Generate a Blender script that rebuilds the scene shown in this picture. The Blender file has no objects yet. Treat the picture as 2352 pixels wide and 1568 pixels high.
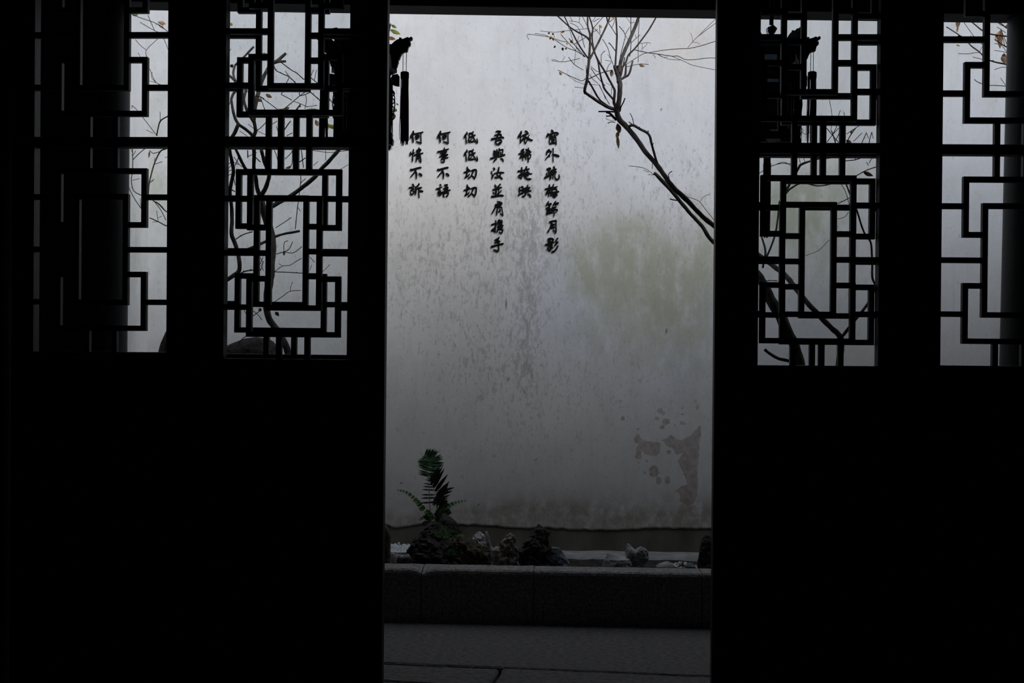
import bpy, bmesh, math, random
import numpy as np
from mathutils import Vector, Matrix, noise

scene = bpy.context.scene
rnd = random.Random(7)
PI = math.pi

# ------------------------------------------------------------------ camera
FPX = 3267.0                      # focal length in pixels of the 2352 px frame
EYE = 1.15
YAW, ROLL = math.radians(2.0), 0.0125
cam_data = bpy.data.cameras.new('camera')
cam_data.sensor_width = 36.0
cam_data.lens = FPX / 2352.0 * 36.0
cam_data.clip_end = 200
cam = bpy.data.objects.new('camera', cam_data)
scene.collection.objects.link(cam)
RM = Matrix.Rotation(YAW, 3, 'Z') @ Matrix.Rotation(PI / 2, 3, 'X') @ Matrix.Rotation(ROLL, 3, 'Z')
cam.matrix_world = Matrix.Translation((0, 0, EYE)) @ RM.to_4x4()
scene.camera = cam

# ------------------------------------------------------------------ sky: even overcast
world = bpy.data.worlds.new('overcast_sky')
scene.world = world
world.use_nodes = True
bg = world.node_tree.nodes['Background']
bg.inputs[0].default_value = (0.90, 0.955, 1.06, 1)
bg.inputs[1].default_value = 1.4

# hazy sun behind thin cloud: broad soft disc, from over the roof behind the camera and a little to the right
sun_data = bpy.data.lights.new('hazy_sun', 'SUN')
sun_data.energy = 5.0
sun_data.angle = math.radians(30)
sun_data.color = (.955, .97, 1.0)
sun = bpy.data.objects.new('hazy_sun', sun_data)
scene.collection.objects.link(sun)
_el, _az = math.radians(41.2), math.radians(42)
sun.rotation_euler = Vector((-math.cos(_el) * math.sin(_az), math.cos(_el) * math.cos(_az), -math.sin(_el))).to_track_quat('-Z', 'Y').to_euler()

vs = scene.view_settings
vs.view_transform = 'Standard'
vs.look = 'None'
vs.exposure = -0.66
vs.gamma = 1.0
vs.use_curve_mapping = False
scene.cycles.max_bounces = 10
scene.cycles.diffuse_bounces = 6
scene.cycles.transparent_max_bounces = 24
scene.cycles.use_denoising = True
scene.cycles.sample_clamp_indirect = 4.0

C = scene.collection


def ray(px, py):
    return RM @ Vector(((px - 1176.0) / FPX, -(py - 784.0) / FPX, -1.0))


def at(px, py, Y):
    """world point on the vertical plane at distance Y"""
    d = ray(px, py)
    t = Y / d.y
    return Vector((d.x * t, Y, EYE + d.z * t))


def atz(px, py, z):
    d = ray(px, py)
    t = (z - EYE) / d.z
    return Vector((d.x * t, d.y * t, z))


def topx(X, Y, Z):
    v = RM.transposed() @ Vector((X, Y, Z - EYE))
    return 1176.0 + FPX * v.x / -v.z, 784.0 - FPX * v.y / -v.z


# ------------------------------------------------------------------ object helpers
class MB:
    """collects geometry for ONE mesh object"""

    def __init__(self):
        self.v, self.f = [], []

    def add(self, vs_, fs_):
        o = len(self.v)
        self.v += [tuple(p) for p in vs_]
        self.f += [tuple(i + o for i in f) for f in fs_]

    def box(self, x0, x1, y0, y1, z0, z1):
        self.add([(x0, y0, z0), (x1, y0, z0), (x1, y1, z0), (x0, y1, z0),
                  (x0, y0, z1), (x1, y0, z1), (x1, y1, z1), (x0, y1, z1)],
                 [(0, 3, 2, 1), (4, 5, 6, 7), (0, 1, 5, 4), (1, 2, 6, 5), (2, 3, 7, 6), (3, 0, 4, 7)])

    def bevbox(self, x0, x1, y0, y1, z0, z1, b=0.003):
        """box with its four front (low y) edges chamfered"""
        self.add([(x0 + b, y0, z0 + b), (x1 - b, y0, z0 + b), (x1 - b, y0, z1 - b), (x0 + b, y0, z1 - b),
                  (x0, y0 + b, z0), (x1, y0 + b, z0), (x1, y0 + b, z1), (x0, y0 + b, z1),
                  (x0, y1, z0), (x1, y1, z0), (x1, y1, z1), (x0, y1, z1)],
                 [(0, 1, 2, 3), (4, 5, 1, 0), (5, 6, 2, 1), (6, 7, 3, 2), (7, 4, 0, 3),
                  (8, 9, 5, 4), (9, 10, 6, 5), (10, 11, 7, 6), (11, 8, 4, 7), (11, 10, 9, 8)])

    def tube(self, pts, radii, n=7, wob=0.0):
        pts = [Vector(p) for p in pts]
        m = len(pts)
        if isinstance(radii, (int, float)):
            radii = [radii] * m
        vs_, fs_ = [], []
        up = Vector((0.13, 1, 0.07)).normalized()
        for i, p in enumerate(pts):
            t = (pts[min(i + 1, m - 1)] - pts[max(i - 1, 0)])
            if t.length < 1e-9:
                t = Vector((0, 0, 1))
            t.normalize()
            a = up.cross(t)
            if a.length < 1e-3:
                a = Vector((1, 0, 0)).cross(t)
            a.normalize()
            b = t.cross(a)
            for k in range(n):
                th = 2 * PI * k / n
                r = radii[i]
                if wob:
                    r *= 1 + wob * noise.noise((p + a * math.cos(th) * .05 + b * math.sin(th) * .05) * 28)
                vs_.append(p + a * (r * math.cos(th)) + b * (r * math.sin(th)))
        for i in range(m - 1):
            for k in range(n):
                k2 = (k + 1) % n
                fs_.append((i * n + k, i * n + k2, (i + 1) * n + k2, (i + 1) * n + k))
        fs_.append(tuple(range(n - 1, -1, -1)))
        fs_.append(tuple((m - 1) * n + k for k in range(n)))
        self.add(vs_, fs_)

    def ring(self, c, rx, ry, z0, z1, r2=None, n=6, rot=0.0):
        """n-sided frustum about a vertical axis"""
        r2 = rx if r2 is None else r2
        vs_ = []
        for z, r in ((z0, rx), (z1, r2)):
            for k in range(n):
                th = rot + 2 * PI * k / n
                vs_.append((c[0] + r * math.cos(th), c[1] + r * math.sin(th), z))
        fs_ = [(k, (k + 1) % n, n + (k + 1) % n, n + k) for k in range(n)]
        fs_ += [tuple(range(n - 1, -1, -1)), tuple(range(n, 2 * n))]
        self.add(vs_, fs_)

    def prism(self, poly, fn, d0, d1):
        """extrude polygon; fn(u, v, d) -> point"""
        n = len(poly)
        vs_ = [fn(u, v, d0) for u, v in poly] + [fn(u, v, d1) for u, v in poly]
        fs_ = [tuple(range(n)), tuple(range(2 * n - 1, n - 1, -1))]
        fs_ += [(i, n + i, n + (i + 1) % n, (i + 1) % n) for i in range(n)]
        self.add(vs_, fs_)

    def build(self, name, mat, parent=None, smooth=False):
        me = bpy.data.meshes.new(name)
        me.from_pydata([tuple(p) for p in self.v], [], self.f)
        me.update()
        bm = bmesh.new()
        bm.from_mesh(me)
        bmesh.ops.recalc_face_normals(bm, faces=bm.faces)
        bm.to_mesh(me)
        bm.free()
        if smooth:
            me.polygons.foreach_set('use_smooth', [True] * len(me.polygons))
        me.materials.append(mat)
        return link(name, me, parent)


def link(name, me, parent=None):
    o = bpy.data.objects.new(name, me)
    C.objects.link(o)
    if parent is not None:
        o.parent = parent
        o.matrix_parent_inverse = Matrix.Identity(4)
        if parent.parent is None:
            o.location = -Vector(parent.get('_base', (0, 0, 0)))
    return o


def thing(name, label, cat, base=(0, 0, 0), group=None, kind=None):
    """Empty at the base of a thing; parts are modelled in world coordinates and shifted back by the base"""
    o = bpy.data.objects.new(name, None)
    o.empty_display_size = 0.05
    C.objects.link(o)
    o.location = base
    o['_base'] = tuple(base)
    return tag(o, label, cat, group, kind)


def tag(o, label, cat, group=None, kind=None):
    o['label'] = label
    o['category'] = cat
    if group:
        o['group'] = group
    if kind:
        o['kind'] = kind
    return o


# ------------------------------------------------------------------ materials
def nt(name):
    m = bpy.data.materials.new(name)
    m.use_nodes = True
    t = m.node_tree
    return m, t, t.nodes['Principled BSDF']


def mat(name, c0, c1=None, scale=20.0, rough=0.6, spec=0.3, bump=0.0, bscale=None, stretch=(1, 1, 1), detail=6, lo=.35, hi=.65):
    m, t, b = nt(name)
    c1 = c1 or tuple(x * .6 for x in c0)
    tc = t.nodes.new('ShaderNodeTexCoord')
    mp = t.nodes.new('ShaderNodeMapping')
    mp.inputs['Scale'].default_value = stretch
    t.links.new(tc.outputs['Object'], mp.inputs[0])
    nz = t.nodes.new('ShaderNodeTexNoise')
    nz.inputs['Scale'].default_value = scale
    nz.inputs['Detail'].default_value = detail
    t.links.new(mp.outputs[0], nz.inputs['Vector'])
    cr = t.nodes.new('ShaderNodeValToRGB')
    cr.color_ramp.elements[0].position = lo
    cr.color_ramp.elements[0].color = (*c0, 1)
    cr.color_ramp.elements[1].position = hi
    cr.color_ramp.elements[1].color = (*c1, 1)
    t.links.new(nz.outputs[0], cr.inputs[0])
    t.links.new(cr.outputs[0], b.inputs['Base Color'])
    b.inputs['Roughness'].default_value = rough
    b.inputs['Specular IOR Level'].default_value = spec
    if bump:
        n2 = t.nodes.new('ShaderNodeTexNoise')
        n2.inputs['Scale'].default_value = bscale or scale * 3
        n2.inputs['Detail'].default_value = 8
        t.links.new(mp.outputs[0], n2.inputs['Vector'])
        bp = t.nodes.new('ShaderNodeBump')
        bp.inputs['Strength'].default_value = bump
        bp.inputs['Distance'].default_value = 0.01
        t.links.new(n2.outputs[0], bp.inputs['Height'])
        t.links.new(bp.outputs[0], b.inputs['Normal'])
    return m


M = {}
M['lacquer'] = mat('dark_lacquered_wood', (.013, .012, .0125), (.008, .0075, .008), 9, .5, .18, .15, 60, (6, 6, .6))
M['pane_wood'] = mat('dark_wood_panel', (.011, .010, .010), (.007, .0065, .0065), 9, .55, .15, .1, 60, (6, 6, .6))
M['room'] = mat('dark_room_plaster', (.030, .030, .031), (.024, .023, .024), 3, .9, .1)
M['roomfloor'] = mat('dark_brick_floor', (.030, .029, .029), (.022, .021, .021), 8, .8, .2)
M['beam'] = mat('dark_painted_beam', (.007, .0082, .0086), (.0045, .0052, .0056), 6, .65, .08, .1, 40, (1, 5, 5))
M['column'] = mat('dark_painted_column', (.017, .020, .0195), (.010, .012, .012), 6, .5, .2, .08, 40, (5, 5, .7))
M['slab'] = mat('granite_slab', (.21, .205, .20), (.075, .073, .072), 75, .85, .2, 1.0, 130, (.6, 1.4, 1), lo=.3, hi=.7)
M['kerb'] = mat('granite_kerb', (.30, .295, .29), (.12, .116, .112), 90, .85, .2, .6, 120)
M['soil'] = mat('dark_soil', (.055, .05, .044), (.022, .020, .018), 30, .95, .1, .9, 60)
M['ledge'] = mat('pale_stone_ledge', (.36, .37, .38), (.24, .245, .25), 14, .85, .2, .35, 70)
M['basecourse'] = mat('grey_cement_base', (.17, .16, .135), (.10, .093, .08), 7, .9, .15, .3, 60, (1, 1, .4))
M['letter'] = mat('black_painted_letter', (.0055, .005, .0048), (.004, .004, .004), 30, .65, .08)
M['bark'] = mat('grey_brown_bark', (.105, .09, .08), (.033, .028, .025), 36, .85, .2, .6, 80, (1, 1, .5))
M['twig'] = mat('dark_twig', (.065, .050, .043), (.032, .025, .022), 50, .8, .2)
M['redtwig'] = mat('reddish_twig', (.30, .15, .11), (.16, .085, .07), 50, .7, .2)
M['leaf_tan'] = mat('dry_tan_leaf', (.42, .27, .16), (.24, .13, .075), 60, .7, .2)
M['leaf_yellow'] = mat('yellow_leaf', (.62, .40, .10), (.45, .22, .05), 70, .6, .25)
M['leaf_olive'] = mat('olive_leaf', (.34, .30, .05), (.16, .20, .035), 50, .5, .35)
M['leaf_green'] = mat('green_leaf', (.10, .20, .05), (.06, .13, .035), 50, .5, .35)
M['leaf_orange'] = mat('orange_brown_leaf', (.40, .21, .05), (.26, .12, .03), 50, .6, .3)
M['fern'] = mat('fern_green', (.075, .16, .075), (.04, .10, .05), 60, .5, .35)
M['fern_light'] = mat('young_fern_green', (.16, .34, .10), (.10, .24, .07), 60, .5, .35)
M['fern_dark'] = mat('shaded_fern_underside', (.030, .027, .022), (.017, .015, .013), 60, .7, .2)  # frond undersides: their shade is put into this near-black colour
M['rock_dark'] = mat('dark_rock', (.062, .054, .048), (.018, .016, .015), 30, .85, .25, .9, 60)
M['rock_brown'] = mat('mossy_brown_rock', (.15, .125, .09), (.035, .034, .022), 34, .9, .2, .9, 60)
M['rock_pale'] = mat('pale_pitted_rock', (.40, .36, .32), (.07, .058, .05), 34, .85, .25, .8, 50)
M['rock_white'] = mat('weathered_white_rock', (.58, .58, .60), (.13, .125, .12), 30, .8, .25, .5, 50, lo=.4, hi=.7)
M['rock_blue'] = mat('blue_grey_rock', (.17, .215, .25), (.085, .11, .13), 30, .85, .25, .8, 50)
M['rock_grey'] = mat('smooth_grey_rock', (.40, .405, .42), (.17, .17, .175), 20, .75, .3, .6, 45)
M['pebble'] = mat('white_pebble', (.80, .84, .88), (.6, .64, .68), 90, .6, .3)
M['lantern'] = mat('dark_carved_wood', (.020, .018, .018), (.012, .011, .011), 30, .5, .3)
M['tassel'] = mat('dark_red_silk', (.070, .026, .028), (.036, .014, .016), 80, .7, .2, 0, None, (8, 8, .5))
M['paper'] = mat('painted_lantern_strip', (.30, .23, .17), (.13, .10, .08), 60, .7, .2)
M['tile'] = mat('grey_roof_tile', (.10, .10, .105), (.06, .06, .063), 10, .9, .2)
M['soffit'] = mat('dark_eave_boards', (.030, .028, .026), (.018, .017, .016), 8, .8, .2)

# glass of the door leaves: thin sheet, slightly dirty, reflects a little
def glass_mat(name, tint, tint2):
    m, t, b = nt(name)
    t.nodes.remove(b)
    out = t.nodes['Material Output']
    tr = t.nodes.new('ShaderNodeBsdfTransparent')
    gl = t.nodes.new('ShaderNodeBsdfGlossy')
    gl.inputs['Roughness'].default_value = .03
    fr = t.nodes.new('ShaderNodeFresnel')
    fr.inputs['IOR'].default_value = 1.45
    tc = t.nodes.new('ShaderNodeTexCoord')
    nz = t.nodes.new('ShaderNodeTexNoise')
    nz.inputs['Scale'].default_value = 7
    nz.inputs['Detail'].default_value = 6
    t.links.new(tc.outputs['Object'], nz.inputs['Vector'])
    cr = t.nodes.new('ShaderNodeValToRGB')
    cr.color_ramp.elements[0].position = .3
    cr.color_ramp.elements[0].color = (*tint, 1)
    cr.color_ramp.elements[1].position = .75
    cr.color_ramp.elements[1].color = (*tint2, 1)
    t.links.new(nz.outputs[0], cr.inputs[0])
    t.links.new(cr.outputs[0], tr.inputs[0])
    mx = t.nodes.new('ShaderNodeMixShader')
    t.links.new(fr.outputs[0], mx.inputs[0])
    t.links.new(tr.outputs[0], mx.inputs[1])
    t.links.new(gl.outputs[0], mx.inputs[2])
    t.links.new(mx.outputs[0], out.inputs[0])
    return m


M['glass'] = glass_mat('dusty_glass', (.885, .90, .905), (.84, .86, .87))
M['lantern_glass'] = glass_mat('dark_lantern_glass', (.40, .43, .45), (.33, .36, .38))

def emit_mat(name, col, s):
    m, t, b = nt(name)
    b.inputs['Base Color'].default_value = (*col, 1)
    b.inputs['Emission Color'].default_value = (*col, 1)
    b.inputs['Emission Strength'].default_value = s
    return m
M['bulb'] = emit_mat('warm_lamp_flame', (1.0, .50, .22), 14.0)

# whitewashed courtyard wall: stains come from baked masks (shape of each stain) broken up by noise
def wall_mat():
    m, t, b = nt('weathered_whitewash')
    L = t.links.new
    tc = t.nodes.new('ShaderNodeTexCoord')

    def mapn(sc):
        mp = t.nodes.new('ShaderNodeMapping')
        mp.inputs['Scale'].default_value = sc
        L(tc.outputs['Object'], mp.inputs[0])
        return mp.outputs[0]

    def nz(sc, scale, detail=8, rough=.55):
        n = t.nodes.new('ShaderNodeTexNoise')
        n.inputs['Scale'].default_value = scale
        n.inputs['Detail'].default_value = detail
        n.inputs['Roughness'].default_value = rough
        L(mapn(sc), n.inputs['Vector'])
        return n.outputs[0]

    def attr(a):
        n = t.nodes.new('ShaderNodeAttribute')
        n.attribute_name = a
        return n.outputs['Fac']

    def math_(op, a, b_, c=None, clamp=False):
        n = t.nodes.new('ShaderNodeMath')
        n.operation = op
        n.use_clamp = clamp
        for i, x in enumerate((a, b_, c)):
            if x is None:
                continue
            if isinstance(x, (int, float)):
                n.inputs[i].default_value = x
            else:
                L(x, n.inputs[i])
        return n.outputs[0]

    def step(x, lo, hi):
        n = t.nodes.new('ShaderNodeMapRange')
        n.interpolation_type = 'SMOOTHSTEP'
        n.inputs['From Min'].default_value = lo
        n.inputs['From Max'].default_value = hi
        L(x, n.inputs['Value'])
        return n.outputs[0]

    def mix(fac, a, b_):
        n = t.nodes.new('ShaderNodeMix')
        n.data_type = 'RGBA'
        L(fac, n.inputs['Factor'])
        for s, x in ((n.inputs[6], a), (n.inputs[7], b_)):
            if isinstance(x, tuple):
                s.default_value = (*x, 1)
            else:
                L(x, s)
        return n.outputs[2]

    base = mix(step(nz((1, 1, .6), 1.6, 5), .35, .65), (.735, .735, .745), (.655, .652, .665))
    base = mix(attr('cool'), base, (.585, .615, .70))
    base = mix(attr('warm'), base, (.70, .655, .60))
    # fine vertical streaking everywhere
    st = step(nz((1, 1, .13), 26, 6, .6), .50, .72)
    base = mix(math_('MULTIPLY', st, .20), base, (.46, .455, .44))
    mot = step(nz((1, 1, .7), 9, 12, .72), .42, .70)
    base = mix(math_('MULTIPLY', mot, .26), base, (.47, .455, .43))
    fine = step(nz((1, 1, .8), 160, 3), .56, .74)
    base = mix(math_('MULTIPLY', fine, .16), base, (.40, .40, .40))
    # mottled black mould, denser where the mask says so
    sp = nz((1, 1, .38), 34, 9, .68)
    spk = step(math_('ADD', sp, math_('MULTIPLY', attr('grime'), .105)), .625, .76)
    sp2 = nz((1, 1, .45), 85, 6, .6)
    spk2 = step(math_('ADD', sp2, math_('MULTIPLY', attr('grime'), .12)), .62, .76)
    base = mix(math_('MULTIPLY', spk, .47), base, (.31, .295, .29))
    base = mix(math_('MULTIPLY', spk2, .42), base, (.28, .27, .27))
    # green algae
    mo = math_('MULTIPLY', attr('moss'), step(math_('ADD', nz((1, 1, .5), 14, 10, .68), math_('MULTIPLY', attr('moss'), .16)), .34, .74))
    base = mix(math_('MULTIPLY', mo, .68), base, (.33, .345, .225))
    # rising damp
    dm = math_('MULTIPLY', attr('damp'), step(nz((1, 1, .8), 16, 12, .72), .26, .62))
    base = mix(math_('MULTIPLY', dm, .85), base, (.31, .28, .225))
    # flaked patches of bare brown render
    pe = math_('ADD', attr('peel'), math_('MULTIPLY', math_('SUBTRACT', nz((1, 1, 1), 55, 6), .5), .5))
    pem = step(pe, .44, .54)
    brown = mix(step(nz((1, 1, 1), 18, 6), .35, .65), (.40, .32, .285), (.30, .245, .22))
    base = mix(math_('MULTIPLY', math_('ADD', math_('MULTIPLY', pem, .50), math_('MULTIPLY', pem, math_('MULTIPLY', step(nz((1, 1, 1), 30, 8, .7), .40, .62), .32))), 1.0), base, brown)
    base = mix(attr('speck'), base, (.07, .065, .06))
    L(base, b.inputs['Base Color'])
    b.inputs['Roughness'].default_value = .92
    b.inputs['Specular IOR Level'].default_value = .12
    bp = t.nodes.new('ShaderNodeBump')
    bp.inputs['Strength'].default_value = .13
    bp.inputs['Distance'].default_value = .004
    h = math_('SUBTRACT', nz((1, 1, 1), 60, 8), math_('MULTIPLY', pem, .35))
    L(h, bp.inputs['Height'])
    L(bp.outputs[0], b.inputs['Normal'])
    return m


M['wall'] = wall_mat()

# ================================================================== THE SETTING
def struct(name, mb_or_obj, m, label, cat, parent=None):
    o = mb_or_obj.build(name, m, parent)
    return tag(o, label, cat, kind='structure')


Y_DOOR, Y_COL, Y_KERB0, Y_KERB1, Y_WALL = 4.30, 5.35, 5.79, 5.935, 7.70
XL, XR = -2.40, 4.6             # courtyard side walls

# room shell behind the camera
b = MB(); b.box(-3.7, 3.9, -2.6, 4.45, -.12, 0.0)
struct('floor', b, M['roomfloor'], 'dark brick floor of the unlit room', 'floor')
b = MB(); b.box(-3.7, 3.9, -2.6, 4.45, 3.5, 3.62)
struct('ceiling', b, M['room'], 'dark ceiling of the unlit room', 'ceiling')
b = MB(); b.box(-3.82, -3.7, -2.6, 4.45, -.12, 3.62)
struct('wall_left', b, M['room'], 'dark left wall of the unlit room', 'wall')
b = MB(); b.box(3.9, 4.02, -2.6, 4.45, -.12, 3.62)
struct('wall_right', b, M['room'], 'dark right wall of the unlit room', 'wall')
b = MB(); b.box(-3.82, 4.02, -2.72, -2.6, -.12, 3.62)
struct('wall_rear', b, M['room'], 'dark rear wall of the unlit room', 'wall')
# facade around the door leaves
xl_post = at(24, 575, Y_DOOR).x
xr_post = at(2540, 600, Y_DOOR).x
b = MB()
b.box(-3.7, xl_post - .01, 4.27, 4.43, 0, 3.5)
b.box(xr_post + .01, 3.9, 4.27, 4.43, 0, 3.5)
b.box(xl_post - .01, xr_post + .01, 4.29, 4.41, 2.62, 3.5)
for px_ in (437, 2111):
    xm = at(px_, 580, Y_DOOR).x
    b.box(xm - .03, xm + .03, 4.375, 4.42, .05, 2.62)
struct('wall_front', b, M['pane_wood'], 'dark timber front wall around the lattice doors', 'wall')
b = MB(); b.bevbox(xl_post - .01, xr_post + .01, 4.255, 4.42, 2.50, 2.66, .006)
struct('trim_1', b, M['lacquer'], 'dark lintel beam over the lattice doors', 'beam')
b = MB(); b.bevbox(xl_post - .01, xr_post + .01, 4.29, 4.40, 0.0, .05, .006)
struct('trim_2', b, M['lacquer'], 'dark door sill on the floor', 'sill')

# corridor roof: soffit boards and tiled slope, open sky between its edge and the courtyard wall
b = MB()
def slope(x0, x1, y0, z0, y1, z1, t):
    b.add([(x0, y0, z0), (x1, y0, z0), (x1, y1, z1), (x0, y1, z1),
           (x0, y0, z0 + t), (x1, y0, z0 + t), (x1, y1, z1 + t), (x0, y1, z1 + t)],
          [(0, 3, 2, 1), (4, 5, 6, 7), (0, 1, 5, 4), (1, 2, 6, 5), (2, 3, 7, 6), (3, 0, 4, 7)])
EAVE_Z = 2.97
def eave_y(x):                  # unseen edge shaped for the wall's light: further out right, cut back left
    return 6.10 + .05 * min(max(x, -2.6), 3.2) - .30 * max(0.0, min(1.0, (-1.6 - x) / 1.0))
ex0, ex1 = XL - .5, XR + .4
b.add([(ex0, 4.30, 3.62), (ex1, 4.30, 3.62), (ex1, eave_y(ex1), EAVE_Z), (3.2, eave_y(3.2), EAVE_Z), (-1.6, eave_y(-1.6), EAVE_Z), (-2.6, eave_y(-2.6), EAVE_Z), (ex0, eave_y(ex0), EAVE_Z),
       (ex0, 4.30, 3.72), (ex1, 4.30, 3.72), (ex1, eave_y(ex1), EAVE_Z + .1), (3.2, eave_y(3.2), EAVE_Z + .1), (-1.6, eave_y(-1.6), EAVE_Z + .1), (-2.6, eave_y(-2.6), EAVE_Z + .1), (ex0, eave_y(ex0), EAVE_Z + .1)],
      [(0, 5, 6), (0, 4, 5), (0, 3, 4), (0, 1, 3), (1, 2, 3), (7, 13, 12), (7, 12, 11), (7, 11, 10), (7, 10, 8), (8, 10, 9)] + [(i, (i + 1) % 7, 7 + (i + 1) % 7, 7 + i) for i in range(7)])
roof = struct('ceiling_corridor', b, M['soffit'], 'dark sloping eave boards over the corridor', 'eave')
b = MB(); slope(-4.1, 4.9, -2.8, 3.63, 4.31, 3.63, .12)
struct('ceiling_roof', b, M['tile'], 'grey roof over the room', 'roof')
for i in range(46):
    x = XL - .42 + i * .155
    r = MB(); r.tube([(x, 4.30, 3.76), (x, eave_y(x) + .03, EAVE_Z + .12)], .05, 8)
    r.build('roof_tile_row', M['tile'], roof)

# eave beam on the columns (sags a little towards the right)
pa, pb = at(-500, 1.5, Y_COL), at(2900, 52, Y_COL)
b = MB()
z0a, z0b = pa.z, pb.z
b.add([(pa.x, Y_COL - .07, z0a), (pb.x, Y_COL - .07, z0b), (pb.x, Y_COL + .07, z0b), (pa.x, Y_COL + .07, z0a),
       (pa.x, Y_COL - .07, 3.0), (pb.x, Y_COL - .07, 3.0), (pb.x, Y_COL + .07, 3.0), (pa.x, Y_COL + .07, 3.0)],
      [(0, 3, 2, 1), (4, 5, 6, 7), (0, 1, 5, 4), (1, 2, 6, 5), (2, 3, 7, 6), (3, 0, 4, 7)])
struct('trim_3', b, M['beam'], 'dark eave beam across the top of the view', 'beam')


def column(name, edge_top, edge_bot, side, label):
    """side -1: its right edge is given, +1: its left edge"""
    r = .125
    a, c = at(*edge_top, Y_COL), at(*edge_bot, Y_COL)
    k = (a.x - c.x) / (a.z - c.z)
    zt, zb = 2.9, .12
    m_ = MB()
    n = 22
    vs_, fs_ = [], []
    zs = [zb + (zt - zb) * i / 8 for i in range(9)]
    for z in zs:
        cx = c.x + k * (z - c.z) + side * r
        for q in range(n):
            th = 2 * PI * q / n
            vs_.append((cx + r * math.cos(th), Y_COL + r * math.sin(th), z))
    for i in range(8):
        for q in range(n):
            fs_.append((i * n + q, i * n + (q + 1) % n, (i + 1) * n + (q + 1) % n, (i + 1) * n + q))
    fs_ += [tuple(range(n - 1, -1, -1)), tuple(8 * n + q for q in range(n))]
    m_.add(vs_, fs_)
    cx0 = c.x + k * (0 - c.z) + side * r
    t_ = thing(name, label, 'column', (cx0, Y_COL, 0), kind='structure')
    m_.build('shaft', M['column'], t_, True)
    p_ = MB()
    prof = [(.0, .16), (.03, .185), (.07, .19), (.11, .165), (.125, .135)]
    vs_, fs_ = [], []
    for z, rr in prof:
        for q in range(n):
            th = 2 * PI * q / n
            vs_.append((cx0 + rr * math.cos(th), Y_COL + rr * math.sin(th), z))
    for i in range(len(prof) - 1):
        for q in range(n):
            fs_.append((i * n + q, i * n + (q + 1) % n, (i + 1) * n + (q + 1) % n, (i + 1) * n + q))
    fs_ += [tuple(range(n - 1, -1, -1)), tuple((len(prof) - 1) * n + q for q in range(n))]
    p_.add(vs_, fs_)
    p_.build('stone_base', M['slab'], t_, True)
    return t_


column('eave_column', (296, 200), (289.3, 800), -1, 'dark round column behind the leftmost lattice door')
column('eave_column', (2317, 45), (2300, 770), 1, 'dark round column behind the rightmost lattice door')

# dark boarded panels closing the corridor beyond the columns
b = MB(); b.box(XL - .4, at(230, 500, Y_COL).x, Y_COL - .03, Y_COL + .03, 0, 3.02)
struct('wall_corridor_left', b, M['column'], 'dark boarding left of the left column', 'wall')
b = MB(); b.box(at(2372, 500, Y_COL).x, XR + .2, Y_COL - .03, Y_COL + .03, 0, 3.02)
struct('wall_corridor_right', b, M['column'], 'dark boarding right of the right column', 'wall')

# corridor paving: long worn granite slabs
pave = thing('floor_corridor', 'grey granite slab paving in front of the kerb', 'pavement', (0.2, 5.3, 0), kind='structure')
b = MB(); b.box(XL - .4, XR + .3, 4.40, Y_KERB1 + .1, -.16, -.045)
b.build('paving_bed', M['soil'], pave)


def slab(poly, z, name='paving_slab'):
    """poly: ground points (x, y); upper edge slightly rounded and uneven"""
    bm = bmesh.new()
    pts = []
    n = len(poly)
    for i in range(n):
        p, q = Vector(poly[i]), Vector(poly[(i + 1) % n])
        L = (q - p).length
        k = max(1, int(L / .05))
        for j in range(k):
            r = p.lerp(q, j / k)
            w = .006 * noise.noise(Vector((r.x * 9, r.y * 9, z * 50 + 3)))
            r = r + Vector((w, w))
            pts.append(r)
    c = sum(pts, Vector((0, 0))) / len(pts)
    low = [bm.verts.new((p.x, p.y, -.05)) for p in pts]
    mid = [bm.verts.new((p.x, p.y, z - .006)) for p in pts]
    top = [bm.verts.new((p.x + (c.x - p.x) * .0 + (.007 if p.x < c.x else -.007), p.y + (.007 if p.y < c.y else -.007), z)) for p in pts]
    m_ = len(pts)
    for i in range(m_):
        j = (i + 1) % m_
        bm.faces.new((low[i], low[j], mid[j], mid[i]))
        bm.faces.new((mid[i], mid[j], top[j], top[i]))
    bm.faces.new(top)
    bmesh.ops.recalc_face_normals(bm, faces=bm.faces)
    me = bpy.data.meshes.new(name)
    bm.to_mesh(me); bm.free()
    me.materials.append(M['slab'])
    return link(name, me, pave)


def g2(px, py):
    v = atz(px, py, 0)
    return (v.x, v.y)


j0, j1, j2 = g2(875, 1521), g2(1149, 1532), g2(1625, 1552)
def ext(p, q, x):
    return (x, p[1] + (q[1] - p[1]) * (x - p[0]) / (q[0] - p[0]))
jl, jr = ext(j0, j1, -1.9), ext(j1, j2, 2.4)
gap = .006
slab([(jl[0], jl[1] + gap), (j0[0], j0[1] + gap), (j1[0], j1[1] + gap), (j2[0], j2[1] + gap), (jr[0], jr[1] + gap), (2.4, Y_KERB0 - .004), (-1.9, Y_KERB0 - .004)], 0.0)
k1 = g2(1137, 1568)
vj = (k1[0] - (j1[0] - k1[0]) * 1.2, k1[1] - (j1[1] - k1[1]) * 1.2)
m0, m1 = g2(882, 1559.6), g2(1010, 1567)
ml = ext(m0, m1, -1.9)
mv = ext(m0, m1, vj[0])
slab([(ml[0], ml[1] + gap), (m0[0], m0[1] + gap), (m1[0], m1[1] + gap), (mv[0] - gap, mv[1] + gap), (j1[0] - gap, j1[1] - gap), (j0[0], j0[1] - gap), (jl[0], jl[1] - gap)], -.004)
slab([(mv[0] + gap, 4.42), (2.4, 4.42), (jr[0], jr[1] - gap), (j2[0], j2[1] - gap), (j1[0] + gap, j1[1] - gap), (mv[0] + gap, mv[1] - .02)], -.002)
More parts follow.
